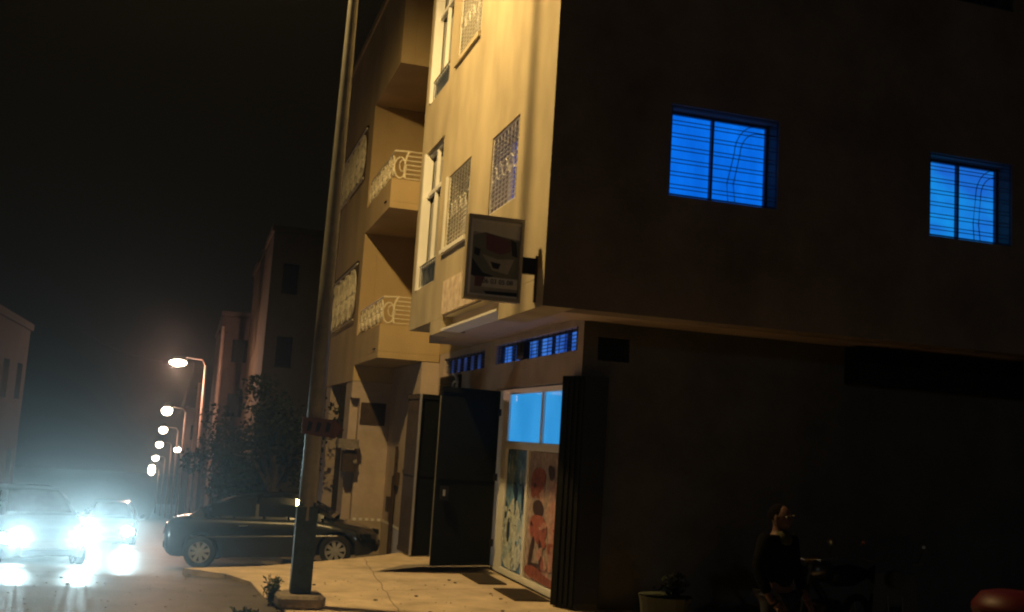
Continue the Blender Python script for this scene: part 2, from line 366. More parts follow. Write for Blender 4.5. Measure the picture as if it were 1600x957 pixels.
def poster(u0, u1, z0, z1, base, shapes, name, label):
    g = MB(); P = lambda s, z, d: PG(u1-(u1-u0)*s, z0+(z1-z0)*z, d)     # s: 0 left .. 1 right as seen from the street
    g.face([P(0, 0, FD-.012), P(1, 0, FD-.012), P(1, 1, FD-.012), P(0, 1, FD-.012)], base)
    for k, (poly, m) in enumerate(shapes):
        g.face([P(min(.99, max(.01, a)), min(.995, max(.005, b)), FD-.0135-.0004*k) for a, b in chaikin(poly)], m)
    return g.build(name, base, sfo, label=label)
pc = lambda n, c, v=.55: mat(n, tuple(min(.8, x*1.2) for x in c), .5, var=max(v, .5), scale=11)
pb1, pb2, pb3, pb4 = pc('poster blue', (.10, .22, .42)), pc('poster pale blue', (.42, .55, .66)), pc('poster navy', (.02, .05, .13)), pc('poster grey white', (.60, .66, .68))
pr1, pr2, pr3, pr4 = pc('poster rose beige', (.36, .27, .23), .3), pc('poster red', (.33, .10, .07), .5), pc('poster dark brown', (.06, .03, .025), .5), pc('poster pink', (.45, .22, .18), .5)
def fig(cx, z0_, z1_, w_):   # simple standing figure outline
    h = z1_-z0_; q = lambda a, b: (cx+a*w_, z0_+b*h)
    return [q(-.30, 0), q(-.08, 0), q(0, .42), q(.12, 0), q(.34, 0), q(.30, .5), q(.34, .62), q(.55, .5), q(.42, .82), q(.12, .86), q(.12, .98), q(-.12, .98), q(-.14, .86), q(-.40, .80), q(-.52, .5), q(-.34, .60), q(-.28, .45)]
def mottled(shapes, cols, n, sx=(.03, .10), sz=(.015, .05), reg=(0, 1, 0, 1)):
    for _ in range(n): shapes.append((blob(rnd.uniform(reg[0], reg[1]), rnd.uniform(reg[2], reg[3]), rnd.uniform(*sx), rnd.uniform(*sz), 7, .5), rnd.choice(cols)))
    return shapes
sh = mottled([], [pb1, pb2, pc('poster mid blue', (.16, .33, .55)), pc('poster steel', (.22, .32, .42))], 26, (.05, .2), (.03, .10), (0, 1, .35, 1))
sh += [([(.0, .0), (.9, .0), (.98, .30), (.70, .56), (.46, .62), (.2, .5), (.05, .30)], pb4), ([(.38, .74), (.58, .72), (.60, .64), (.56, .45), (.50, .46), (.48, .62), (.38, .66)], pb3), ([(.80, .74), (.9, .72), (.9, .5), (.82, .52)], pb3), ([(.20, .40), (.32, .44), (.36, .28), (.26, .20), (.18, .28)], pb3), ([(.82, .34), (.97, .32), (.97, .24), (.84, .24)], pb3), ([(.06, .55), (.14, .58), (.12, .40), (.02, .30)], pb3)]
mottled(sh, [pb4, pb2, pc('poster silver', (.48, .54, .56))], 24, (.04, .14), (.02, .06), (0, 1, .0, .5))
mottled(sh, [pb3, pb1], 9, (.02, .05), (.01, .04), (0, 1, 0, .8))
poster(16.17, 17.29, .11, 2.05, pb1, sh, 'poster', 'blue and white printed poster')
pr5, pr6 = pc('poster blush', (.45, .28, .24)), pc('poster rust', (.28, .08, .05))
sh = mottled([], [pr1, pr5, pc('poster beige', (.40, .30, .25))], 20, (.06, .22), (.04, .12))
sh += [([(.05, .87), (.42, .88), (.40, .72), (.22, .66), (.06, .62)], pr6), ([(.50, .83), (.60, .84), (.66, .70), (.70, .60), (.95, .56), (.98, .42), (.88, .30), (.92, .12), (.72, .05), (.62, .2), (.55, .35), (.48, .55), (.54, .70)], pr5), ([(.46, .91), (.60, .90), (.64, .82), (.55, .78), (.48, .83)], pr3),
  ([(.12, .60), (.30, .64), (.42, .58), (.40, .51), (.16, .50)], pr3), ([(.08, .50), (.40, .52), (.52, .44), (.50, .34), (.30, .30), (.08, .34)], pr2), ([(.16, .34), (.24, .34), (.16, .10), (.06, .08)], pr3), ([(.32, .33), (.38, .33), (.46, .10), (.38, .06)], pr3), ([(.08, .13), (.42, .15), (.42, .12), (.08, .10)], pr3),
  ([(.78, .52), (.88, .54), (.86, .36), (.92, .18), (.86, .17), (.80, .30), (.72, .18), (.68, .20), (.76, .36)], pr3), ([(.56, .62), (.66, .66), (.74, .40), (.66, .10), (.56, .12), (.62, .36)], pr4), ([(0, .02), (1, 0), (1, .07), (.6, .06), (.3, .12), (0, .10)], pr6)]
mottled(sh, [pr4, pr5, pr2], 22, (.02, .08), (.01, .05), (.35, 1, .05, .6)); mottled(sh, [pr3, pr6], 8, (.015, .05), (.008, .03), (0, 1, 0, .9))
poster(14.09, 16.04, .11, 2.05, pr1, sh, 'poster', 'red and pink printed poster with figures')
# gate leaves, folded open
def leaf(path, z0, z1, mlist, name='gate_leaf', corr=None, label=None, edge=None):
    g = MB()
    for k, (a, b) in enumerate(zip(path, path[1:])):
        a = Vector((*a, 0)); b = Vector((*b, 0)); t = (b-a).normalized(); n = Vector((t.y, -t.x, 0))
        if n.y > 0: n = -n
        m = mlist[k]
        g.prism([a+Vector((0, 0, z0)), b+Vector((0, 0, z0)), b+Vector((0, 0, z1)), a+Vector((0, 0, z1))], n*-.035, m)
        L = (b-a).length
        if corr and corr[k]:
            q = .05
            while q < L-.04:
                c = a+t*q; g.prism([c+n*.003+Vector((0, 0, z0+.04)), c+t*.05+n*.003+Vector((0, 0, z0+.04)), c+t*.05+n*.003+Vector((0, 0, z1-.04)), c+n*.003+Vector((0, 0, z1-.04))], n*.018, m); q += .10
        else:
            for (za, zb) in ((z0+.01, z0+.09), (z1-.09, z1-.01), ((z0+z1)/2-.04, (z0+z1)/2+.04)):
                g.prism([a+t*.01+n*.002+Vector((0, 0, za)), b-t*.01+n*.002+Vector((0, 0, za)), b-t*.01+n*.002+Vector((0, 0, zb)), a+t*.01+n*.002+Vector((0, 0, zb))], n*.015, m)
    if edge:
        for e in edge: g.box(e[0]-.02, e[0]+.02, e[1]-.045, e[1]-.02, z0, z1, M['steel_edge'])
    return g.build(name, mlist[0], B, label=label)
leaf([(5.08, 17.62), (3.99, 17.36)], .03, 3.03, [M['green_metal']], label='dark green gate leaf folded out left of the shop')
leaf([(5.07, 14.02), (4.93, 13.93), (5.10, 13.56), (5.42, 13.50)], .02, 3.14, [M['green_metal'], M['green_metal'], M['black_metal']], corr=[1, 1, 0], label='corrugated gate leaf folded round the corner right of the shop')
leaf([(5.08, 18.95), (4.45, 19.35), (4.03, 19.22)], .02, 2.95, [M['green_metal'], M['green_metal']], edge=[(4.42, 19.32)], label='inner leaf of the second garage gate')
leaf([(4.03, 19.22), (3.96, 20.1)], .02, 2.95, [M['rust_metal']], edge=[(4.01, 19.20)], label='brown edge leaf of the second garage gate')
mb = MB(); mb.box(XG+.36, XG+.40, 18.9, 22.4, -1, 3.1); mb.box(XG+.36, XG+.40, 13.9, 18.0, 0, 3.2); mb.build('inner_partition', M['black_metal'], B)
# iron ring vent over second garage
mb = MB(); Pq = West(XG)
pbox(mb, Pq, 20.6, 22.4, 3.05, 3.45, -.03, .0-.002, M['rust_metal'])
for k in range(5): pbox(mb, Pq, 20.65, 22.35, 3.08+k*.075, 3.11+k*.075, -.05, -.032, M['black_metal'])
mb.build('iron_panel', M['rust_metal'], B)
mb = MB(); ring(mb, Pq, 21.0, 3.26, .42, .20, -.09, .03, 20, .5*math.pi, 1.9*math.pi, M['white']); ring(mb, Pq, 20.75, 3.22, .20, .09, -.09, .02, 12, 0, 2*math.pi, M['white']); mb.build('iron_ring', M['white'], B)

# hinges and lock boxes on the left gate leaf
mb = MB()
for z in (.4, 1.5, 2.6): mb = MB(); mb.box(5.03, 5.09, 17.54, 17.575, z, z+.12); mb.build('hinge', M['black_metal'], B)
mb = MB(); mb.box(4.06, 4.20, 17.30, 17.335, 1.15, 1.38); mb.box(4.10, 4.14, 17.28, 17.30, 1.22, 1.32, M['steel_edge']); mb.build('gate_lock', M['black_metal'], B)
# banner on the west wall and blade sign
bn = MB(); pbox(bn, PW, 14.0, 17.12, 4.20, 4.76, -.045, -.004)
bo = bn.build('banner', M['banner']); tag(bo, 'pale printed banner board fixed to the cream wall below the two west windows', 'banner')
S = thing('blade_sign', 'framed double sided sign box with a dark picture, sticking out from the cream corner', 'sign', (3.85, 12.2, 3.85))
PSg = South(12.10); su0, su1, sz0, sz1 = 2.95, 3.655, 3.845, 4.87
M['sign_frame'] = mat('sign frame', (.45, .38, .26), .5, .2, var=.2); M['sign_trim'] = mat('sign trim', (.8, .72, .55), .45, .2)
g = MB()
g2 = lambda a, b, c, d, e, h, m: pbox(g, PSg, a, b, c, d, e, h, m)
for a in ((su0, su0+.04, sz0, sz1), (su1-.035, su1, sz0, sz1), (su0+.04, su1-.035, sz0, sz0+.045), (su0+.04, su1-.035, sz1-.045, sz1)): g2(*a, 0, .12, M['sign_frame'])
for a in ((su0+.042, su0+.07, sz0+.05, sz1-.05), (su0+.07, su1-.04, sz1-.085, sz1-.055), (su0+.07, su1-.04, sz0+.05, sz0+.07)): g2(*a, .01, .03, M['sign_trim'])
g.build('sign_frame', M['sign_frame'], S)
c1, c2, c3, c4, c5 = mat('sign print grey brown', (.42, .37, .28), .35, var=.25), mat('sign print pale', (.72, .66, .54), .35, var=.2), mat('sign print wine', (.18, .08, .08), .35), mat('sign print black', (.03, .03, .025), .35), mat('sign print green black', (.19, .19, .14), .35)
g = MB(); g2(su0+.04, su1-.035, sz0+.045, sz1-.045, .035, .11, c1)
fp_ = lambda pts, m, k: g.face([PSg(su0+.07+(su1-su0-.11)*a, sz0+.07+(sz1-sz0-.15)*b, .033-.001*k) for a, b in pts], m)
fp_([(0, .86), (1, .80), (1, 1), (0, 1)], c2, 1); fp_([(0, .80), (.25, .86), (1, .78), (1, .25), (0, .25)], c5, 2)
fp_([(.27, .86), (.80, .78), (.82, .62), (.60, .57), (.30, .62)], c3, 3); fp_([(.80, .80), (.93, .76), (.97, .55), (.85, .57)], c4, 3)
fp_([(.05, .64), (.18, .62), (.16, .52), (.05, .54)], c4, 3); fp_([(.22, .55), (.55, .50), (.90, .52), (.78, .30), (.45, .34)], c1, 4); fp_([(.40, .46), (.62, .44), (.58, .36), (.46, .37)], c4, 5)
fp_([(.0, .50), (.25, .30), (.5, .26), (.2, .20), (0, .26)], c4, 5); fp_([(.1, .24), (1, .24), (1, .10), (.1, .10)], c2, 6); fp_([(.10, .24), (.30, .24), (.24, .10), (.1, .10)], c3, 7); fp_([(.3, .045), (1, .06), (1, .0), (.35, .0)], c4, 7)
g.build('sign_face', c1, S)
def text(s, size, loc, rot, m, parent, name='lettering', ext=.003):
    cu = bpy.data.curves.new(name, 'FONT'); cu.body = s; cu.size = size; cu.extrude = ext
    o = bpy.data.objects.new(name, cu); col.objects.link(o); dg = bpy.context.evaluated_depsgraph_get()
    me = bpy.data.meshes.new_from_object(o.evaluated_get(dg)); bpy.data.objects.remove(o)
    me.transform(Matrix.Translation(loc) @ rot); me.materials.append(m)
    if parent is not None:
        off = Vector((0, 0, 0)); p = parent
        while p is not None: off += p.location; p = p.parent
        me.transform(Matrix.Translation(-off))
    q = bpy.data.objects.new(name, me); col.objects.link(q); q.parent = parent; return q
text('06 03 05 08', .08, (su0+.22, 12.10+.022, sz0+.205), Matrix.Rotation(R(90), 4, 'X'), c4, S)
g = MB(); g2(su1+.002, X0-.003, 4.22, 4.42, .03, .10, M['black_metal']); g.box(X0-.02, X0-.003, 12.12, 12.17, 3.88, 4.45, M['black_metal'] if False else M['rust_metal']); g.build('sign_bracket', M['black_metal'], S)

# ------------------------------------------------------------------ neighbour with balconies
N = thing('balcony_building', 'ochre apartment house with stacked balconies, scrolled railings and a projecting top floor', 'building', (3.73, 22.76, -1))
XN, YN, YS2, YE = 3.73, 22.76, 26.2, 31.6
PN = West(XN)
L1 = (26.75, 31.1, 4.95, 6.45); L2 = (27.0, 31.2, 8.70, 10.10)
mb = MB(); wall(mb, PN, YS2, YE, 3.42, 12.95, .35, [L1, L2]); mb.build('west_wall', M['plaster_n'], N)
mb = MB(); mb.box(XN+.352, 5.10, YS2, YS2+.3, 3.42, 10.45); mb.build('end_wall', M['plaster_n'], N)
mb = MB(); mb.box(5.10, 5.4, 20.32, YS2-.002, 3.97, 12.95); mb.build('recessed_wall', M['plaster_n'], N)
mb = MB(); mb.box(XN, XN+.3, YN, YS2-.003, 10.455, 12.95); mb.box(XN+.303, 5.098, YN, YN+.3, 10.455, 12.95); mb.box(XN+.303, 5.09, YN+.303, YS2-.003, 10.46, 10.6); mb.build('top_storey', M['plaster_n'], N)
mb = MB(); mb.box(XN-.05, 9, YN-.05, YE+.05, 12.955, 13.1); mb.build('roof', M['plaster_n'], N)
mb = MB(); mb.box(4.72, 5.3, 22.72, YS2-.003, -1.4, 3.78); mb.box(3.95, 4.72, YS2, YS2+.3, -1.5, 3.41); mb.box(XN, 3.949, YS2+.0, YS2+.3, 3.0, 3.41); mb.box(XN+.02, XN+.3, YS2+.31, YS2+1.2, -1.6, 3.41); mb.box(XN+.02, XN+.3, 30.6, YE, -2.2, 3.41); mb.box(5.3, 5.5, 26.5, YE, -2.2, 3.41); mb.build('ground_floor_wall', M['plaster_g'], N)
mb = MB(); mb.box(4.70, 4.718, 22.8, YS2-.01, -1.2, .02); mb.box(3.96, 4.71, YS2-.018, YS2-.002, -1.2, .02); mb.build('tiled_plinth', M['tile'], N)
mb = MB()
for k in range(16): y = 22.9+k*.2; mb.box(4.692, 4.70, y, y+.10, .03, .09)
for k in range(5): mb.box(4.0+k*.15, 4.08+k*.15, YS2-.026, YS2-.018, .03, .09)
mb.build('tile_border', M['white'], N)
mb = MB(); mb.tube([(4.66, 24.6, -.9), (4.66, 24.6, 1.9)], .035, 8); mb.box(4.60, 4.718, 24.9, 25.2, .35, .70); mb.box(4.62, 4.718, 24.3, 24.5, 1.0, 1.3); mb.tube([(4.66, 24.85, -.9), (4.66, 24.85, 1.2)], .02, 6); mb.build('service_pipes', M['rust_metal'], N)
mb = MB(); mb.box(3.45, 3.94, 25.75, 26.19, 1.76, 1.98, M['concrete']); mb.box(3.6, 3.94, 25.9, 26.19, 1.2, 1.7, M['rust_metal']); mb.tube([(3.9, 25.85, 1.45), (3.9, 26.19, 1.45)], .05, 10, M['concrete']); mb.build('awning_box', M['white'], N)
mb = MB(); mb.box(3.98, 4.6, YS2+.02-.04, YS2-.003, 2.35, 2.9); mb.build('service_grille', M['rust_metal'], N)
def balcony(z0, zt, zr):
    g = MB(); t = .12
    g.box(XN, 5.098, YN, YS2-.004, z0, z0+.14); g.box(XN, 5.098, YN, YN+t, z0+.143, zt)
    g.box(XN, XN+t, YN+t+.001, YS2-.004, z0+.143, zt); g.box(XN-.03, XN-.002, YN+.4, YN+.62, z0+.2, z0+.225, M['black_metal'])
    b = g.build('balcony', M['plaster_n'], N)
    g = MB(); P = South(YN+.05); h = zr-zt; m = M['cream_iron']
    for k in range(7):       # south side: horizontal bars closed by a bulging end
        z = zt+.05+(h-.05)*k/6
        bow = .13*math.sqrt(max(0, 1-((k-2.2)/3.9)**2))
        g.tube([(4.14-bow, YN+.05, z), (5.09, YN+.05, z)], .014, 5, m)
    g.tube([(4.14-.13*math.sqrt(max(0, 1-((k/3-2.2)/3.9)**2)), YN+.05, zt+.05+(h-.05)*k/18) for k in range(19)], .024, 6, m)
    # corner cradle + west side scroll work
    pw = West(XN+.05)
    g.tube([(XN+.05, YN+.05, zr-.02), (4.14, YN+.05, zr)], .02, 6, m); g.tube([pw(YN+.05, zr-.02, 0), pw(YS2-.1, zr-.02, 0)], .02, 6, m)
    y = YN+.35; k = 0
    while y < YS2-.25:
        cz = zt+h*.5
        ring(g, pw, y, cz, .26, h*.40, 0, .022, 14, 0, 2*math.pi, m); ring(g, pw, y+.05, cz-.03, .13, h*.2, 0, .018, 12, .5, 5.2, m)
        ring(g, pw, y+.28, cz+.12*(-1)**k, .10, .16, 0, .016, 10, 0, 4.6, m)
        for a in (0, 1.05, 2.1): g.tube([pw(y-.24*math.cos(a), cz-h*.37*math.sin(a), 0), pw(y+.24*math.cos(a), cz+h*.37*math.sin(a), 0)], .012, 4, m)
        y += .56; k += 1
    for cx in (XN+.18,): 
        q = South(YN+.06); ring(g, q, cx, zt+h*.42, .13, h*.36, 0, .02, 14, 0, 2*math.pi, m); ring(g, q, cx+.05, zt+h*.5, .07, h*.2, 0, .016, 10, 0, 2*math.pi, m)
    g.build('railing', m, b)
balcony(3.80, 4.53, 5.16); balcony(7.13, 7.78, 8.45)
def rosette(h, ):
    g = MB(); P = lambda u, z, d: PN(u, z, d-.05); u0, u1, z0, z1 = h; m = M['cream_iron']
    for k in range(4):
        cu = u0+(u1-u0)*(k+.5)/4; cz = (z0+z1)/2; ru = (u1-u0)/8*.95; rz = (z1-z0)/2*.85
        ring(g, P, cu, cz, ru, rz, 0, .022, 20, m=m); ring(g, P, cu, cz, ru*.5, rz*.5, 0, .02, 14, m=m)
        for a in range(8):
            t = a*math.pi/4; g.tube([P(cu+ru*.12*math.cos(t), cz+rz*.12*math.sin(t), 0), P(cu+ru*math.cos(t), cz+rz*math.sin(t), 0)], .014, 4, m)
        for s_ in (-1, 1): ring(g, P, cu+ru*.8, cz+s_*rz*.8, ru*.3, rz*.25, 0, .016, 10, m=m)
    for z in (z0+.03, z1-.03): g.tube([P(u0, z, 0), P(u1, z, 0)], .02, 5, m)
    o = g.build('window', m, N); g2_ = MB(); pbox(g2_, PN, u0, u1, z0, z1, .2, .22); g2_.build('back_panel', M['plaster_n'], o)
    g3 = MB(); pbox(g3, PN, u0, u1, z1+.002, z1+.05, -.06, -.002); g3.build('drip_edge', M['black_metal'], o)
rosette(L1); rosette(L2)

# ------------------------------------------------------------------ near street lamp
LX, LY = 1.50, 13.62
SL = thing('street_lamp', 'tall tapered lamp post with a dark boxed foot in a rough concrete block', 'street lamp', (LX, LY, 0), 'street lamps along the road')
g = MB(); n = 8
g.tube([(LX, LY, 1.05), (LX+.005, LY, 4), (LX+.03, LY, 8), (LX+.07, LY, 11.65)], [.115, .095, .065, .048], 12); g.build('pole', M['pole'], SL, smooth=True)
g = MB(); g.box(LX-.125, LX+.125, LY-.11, LY+.11, .16, 1.22); g.box(LX-.10, LX+.10, LY-.09, LY+.09, 1.222, 1.27)
g.box(LX-.134, LX-.127, LY-.115, LY-.08, .18, 1.22, M['steel_edge']); g.build('base', M['pole_base'], SL, bevel=.012)  # pale strip along the left corner paints in a highlight
g = MB(); g.prism([(LX-.28, LY-.30, 0), (LX+.22, LY-.34, 0), (LX+.30, LY-.18, 0), (LX+.26, LY+.22, 0), (LX-.15, LY+.28, 0), (LX-.31, LY+.1, 0)], (0, 0, .16)); g.build('footing', M['concrete'], SL, bevel=.035)
g = MB(); g.tube([(LX+.07, LY, 11.65), (LX-.05, LY+.04, 11.9), (LX-.7, LY+.26, 11.98), (LX-1.5, LY+.52, 11.98)], .035, 8); g.build('arm', M['pole'], SL, smooth=True)
g = MB(); g.tube([(LX-1.45, LY+.51, 11.95), (LX-1.6, LY+.56, 11.97), (LX-1.85, LY+.65, 11.95), (LX-2.12, LY+.74, 11.89)], [.05, .13, .15, .05], 12); hd = g.build('lamp_head', M['pole'], SL, smooth=True)
g = MB(); g.tube([(LX-1.8, LY+.63, 11.83), (LX-1.8, LY+.63, 11.80)], [.11, .10], 14); g.build('bulb', M['lampglow_w'], hd)
def light(kind, name, loc, power, color, r=.08, aim=None, ang=None, blend=.3, parent=None):
    l = bpy.data.lights.new(name, kind); l.energy = power; l.color = color; l.shadow_soft_size = r
    o = bpy.data.objects.new(name, l); col.objects.link(o); o.location = loc
    if kind == 'SPOT': l.spot_size = ang; l.spot_blend = blend
    if aim is not None: o.rotation_euler = (Vector(aim)-Vector(loc)).to_track_quat('-Z', 'Y').to_euler()
    return o
light('SPOT', 'lamp_light', (LX-1.8, LY+.63, 11.6), 4000, (1, .67, .25), .2, (LX-.6, LY+1.6, 0), R(174), .45)
# direction sign on the post
D = thing('direction_sign', 'small faded maroon arrow shaped sign strapped to the lamp post', 'sign', (LX, LY-.13, 2.2))
g = MB(); P = South(LY-.15); x0 = LX-.17; g.prism([P(x0, 2.12, 0), P(x0+.42, 2.08, 0), P(x0+.53, 2.19, 0), P(x0+.42, 2.31, 0), P(x0, 2.33, 0)], (0, .02, 0)); g.build('board', M['maroon'], D)
g = MB()
for q in (.06, .17, .29): g.prism([P(x0+q, 2.15, -.003), P(x0+q+.05, 2.16, -.003), P(x0+q+.07, 2.26, -.003), P(x0+q+.02, 2.28, -.003)], (0, .002, 0))
g.build('worn_marks', M['black_pl'], D)
g = MB(); g.tube([(LX, LY-.128, 2.2), (LX, LY+.1, 2.2)], .03, 6); g.build('clamp', M['pole'], D)

# distant lamps
def far_lamp():
    t = thing('street_lamp', '', 'street lamp', (0, 0, 0), 'street lamps along the road')
    g = MB(); g.tube([(1.35, 0, 0), (1.32, 0, 4), (1.27, 0, 7.9)], [.11, .09, .06], 8); g.build('pole', M['far_pole'], t, local=True, smooth=True)
    g = MB(); g.tube([(1.27, 0, 7.85), (1.1, 0, 8.15), (.5, 0, 8.2), (.25, 0, 8.15)], .04, 6); g.build('arm', M['far_pole'], t, local=True, smooth=True)
    g = MB(); g.tube([(.45, 0, 8.12), (.2, 0, 8.12), (-.15, 0, 8.08), (-.42, 0, 8.0)], [.05, .14, .16, .05], 10); h = g.build('lamp_head', M['pole'], t, local=True, smooth=True)
    g = MB(); b = len(g.v); n1, n2 = 8, 14
    for i in range(n1+1):
        for j in range(n2):
            a, c = math.pi*i/n1, 2*math.pi*j/n2; g.v.append((.0+.44*math.cos(a), .26*math.sin(a)*math.cos(c), 7.93+.19*math.sin(a)*math.sin(c)))
    for i in range(n1):
        for j in range(n2): g.f.append((i*n2+j, i*n2+(j+1) % n2, (i+1)*n2+(j+1) % n2, (i+1)*n2+j)); g.m.append(0)
    g.ms = [M['lampglow']]; g.build('lamp_glass', M['lampglow'], h, local=True, smooth=True)
    return t
M['far_pole'] = mat('far pole paint', (.42, .30, .25), .6, var=.2)
lab = ['nearest lit lamp of the far row, its tapering glass turned to the road', 'second lit lamp of the far row, directly below the nearest glow', 'third lit lamp of the far row, between two glows', 'fourth lit lamp of the far row down the street', 'fifth lit lamp of the far row, small glow close above the last', 'last and farthest lit lamp of the row, lowest glow', 'lone lit lamp on the right of the far row']
fl = far_lamp()
for i, (x, y, z) in enumerate(((-.85, 52.4, 4.84), (-1.69, 79.2, 2.73), (-2.25, 98.5, 1.17), (-3.05, 123.2, -.71), (-4.23, 157.5, -3.42), (-6.07, 209, -7.4), (-1.16, 126.9, -1.26))):
    t = fl if i == 0 else copy_tree(fl)
    t.location = (x, y, z-7.93); t['label'] = lab[i]
    s_ = (.9, 1.35, 1.3, 1.4, 1.6, 2.2, 1.3)[i]
    for c in t.children:
        if c.name.startswith('lamp_head'):
            sz = s_*(1.3 if i else 1)*(2 if i == 5 else 1); c.scale = (s_*(.62 if i else 1), s_, sz); c.location = (0, 0, 7.93*(1-sz))
    light('POINT', 'lamp_light', (x-.1, y, z-.25), (1300, 900, 600)[i] if i < 3 else 700, (1, .55, .36), .2)

t = copy_tree(fl); t.location = (2.6, -26, 0); t.name = 'street_lamp'; t['label'] = 'unseen street lamp added behind the viewer to brighten the side wall'  # extra lamp, added out of view for fill light
for c in t.children:
    if c.name.startswith('lamp_head'): c.scale = (1, 1, 1); c.location = (0, 0, 0)
light('POINT', 'lamp_light', (2.5, -26, 7.6), 800, (.80, .90, 1), .6)  # fill light of the added lamp, lifts the dark side wall
# utility poles further down
def upole(x, y, ztop, lab_, r=.15, lit=False):
    z0 = zroad(y); t = thing('utility_pole', lab_, 'pole', (x, y, z0), 'utility poles on the right pavement')
    g = MB(); g.tube([(x, y, z0), (x, y, ztop)], r, 9, r2=r*.7); g.build('pole', M['far_pole'], t, smooth=True)
    g = MB(); g.tube([(x-.25, y, ztop-.35), (x+.25, y, ztop-.35)], .03, 6); [g.tube([(x+q, y, ztop-.35), (x+q, y, ztop-.2)], .035, 6) for q in (-.2, .2)]; g.build('insulators', M['rust_metal'], t)
upole(1.21, 58.8, 7.3, 'pinkish utility pole closest behind the parked dark car')
upole(.30, 66.9, 4.45, 'shorter pinkish utility pole between the lit lamp and the tall pole', .14)
light('POINT', 'lamp_light', (-.6, 43.5, 3.2), 260, (1, .42, .30), .1).data.energy = 0
cb = MB()
for a, b, s_ in (((-.1, 52.4, 4.9), (-.9, 79.2, 2.9), .5), ((-.1, 52.4, 4.6), (-.9, 79.2, 2.6), .6), ((1.21, 58.8, 7.0), (.30, 66.9, 4.2), .1), ((-6.0, 60, 6.5), (-.1, 52.4, 4.9), .5)):
    A, Bv = Vector(a), Vector(b); cb.tube([A.lerp(Bv, k/12)-Vector((0, 0, s_*4*(k/12)*(1-k/12))) for k in range(13)], .012, 4)
tag(cb.build('overhead_cable', M['black_pl']), 'sagging overhead cables strung between the far lamps and poles', 'cable')

# ------------------------------------------------------------------ distant buildings
def block(x0, x1, y0, y1, ztop, m, label, rows, cols, face='S'):
    z0 = zroad(y0)-3; t = thing('apartment_block', label, 'building', (x0, y0, z0+2))
    P = South(y0) if face == 'S' else (lambda u, z, d: (x1-d, u, z))
    a, b = (x0, x1) if face == 'S' else (y0, y1)
    hs = []
    for r_ in range(rows):
        for c in range(cols):
            u = a+(b-a)*(c+.3)/cols; z = ztop-2.6-r_*3.1; hs.append((u, u+(b-a)/cols*.4, z, z+1.3))
    g = MB(); wall(g, P, a, b, z0, ztop, .3, hs); g.build('wall', m, t)
    g = MB()
    if face == 'S': g.box(x0, x0+.3, y0+.302, y1, z0, ztop); g.build('side_wall', m, t); g = MB(); g.box(x1-.3, x1, y0+.302, y1, z0, ztop); g.build('side_wall', m, t)
    if face != 'S': g.box(x0, x1-.302, y0, y0+.3, z0, ztop); g.build('side_wall', m, t); g = MB(); g.box(x0, x1-.302, y1-.3, y1, z0, ztop); g.build('side_wall', m, t)
    g = MB(); g.box(x0-.1, x1+.1, y0-.1, y1+.1, ztop+.003, ztop+.25); g.build('roof', m, t)
    for h in hs:
        g = MB(); pbox(g, P, h[0], h[1], h[2], h[3], .2, .24); g.build('window', M['glass'], t)
block(2.6, 7.6, 45.0, 60, 10.3, M['far_wall'], 'dark brown apartment block rising just left of the lamp post', 3, 3)
block(1.2, 7.6, 62.0, 80, 8.2, M['far_wall2'], 'lower reddish brown block behind the pink utility pole', 3, 3)
block(-.5, 7, 100.0, 120, 3.0, M['far_wall2'], 'small distant house at the end of the street under the lamps', 2, 4)
block(-17, -6.15, 26, 43.6, 5.15, M['far_wall2'], 'brownish pink house across the street at the left border', 2, 6, 'E')

# trees
def tree(x, y, z0, h, r, n, label, seed, grp='dark trees behind the parked car'):
    rd = random.Random(seed); t = thing('tree', label, 'tree', (x, y, z0), grp)
    g = MB(); g.tube([(x, y, z0), (x+.08, y, z0+h*.35), (x-.05, y, z0+h*.6)], [.16, .12, .07], 8)
    for k in range(6):
        a = k*1.05; g.tube([(x, y, z0+h*.38), (x+.4*r*math.cos(a), y+.4*r*math.sin(a), z0+h*.58), (x+.75*r*math.cos(a), y+.75*r*math.sin(a), z0+h*(.6+.05*(k % 3)))], [.06, .04, .02], 5)
    g.build('trunk', M['bark'], t)
    g = MB(); cl = [(rd.gauss(0, .42)*r, rd.gauss(0, .42)*r, h*.66+rd.gauss(0, .16)*h, rd.uniform(.3, .55)*r) for _ in range(16)]
    for _ in range(n):
        cx, cy, cz, cr_ = rd.choice(cl); d = Vector((rd.gauss(0, 1), rd.gauss(0, 1), rd.gauss(0, 1))).normalized()*cr_*rd.uniform(.55, 1.05)
        c = Vector((x+cx, y+cy, z0+cz))+d; a = Vector((rd.gauss(0, 1), rd.gauss(0, 1), rd.gauss(0, 1))).normalized()*rd.uniform(.05, .10); b = a.cross(Vector((rd.gauss(0, 1), rd.gauss(0, 1), rd.gauss(0, 1)))).normalized()*rd.uniform(.03, .06)
        g.face([c-a, c+b, c+a, c-b])
    g.build('crown', M['leaf_d'], t)
tree(2.3, 30.0, zg(30)-.1, 4.6, 1.5, 3500, 'dark bushy street tree behind the middle of the parked car', 3)
tree(1.35, 33.5, zg(33)-.1, 4.0, 1.2, 2500, 'dark smaller street tree behind the parked car near its boot', 8)

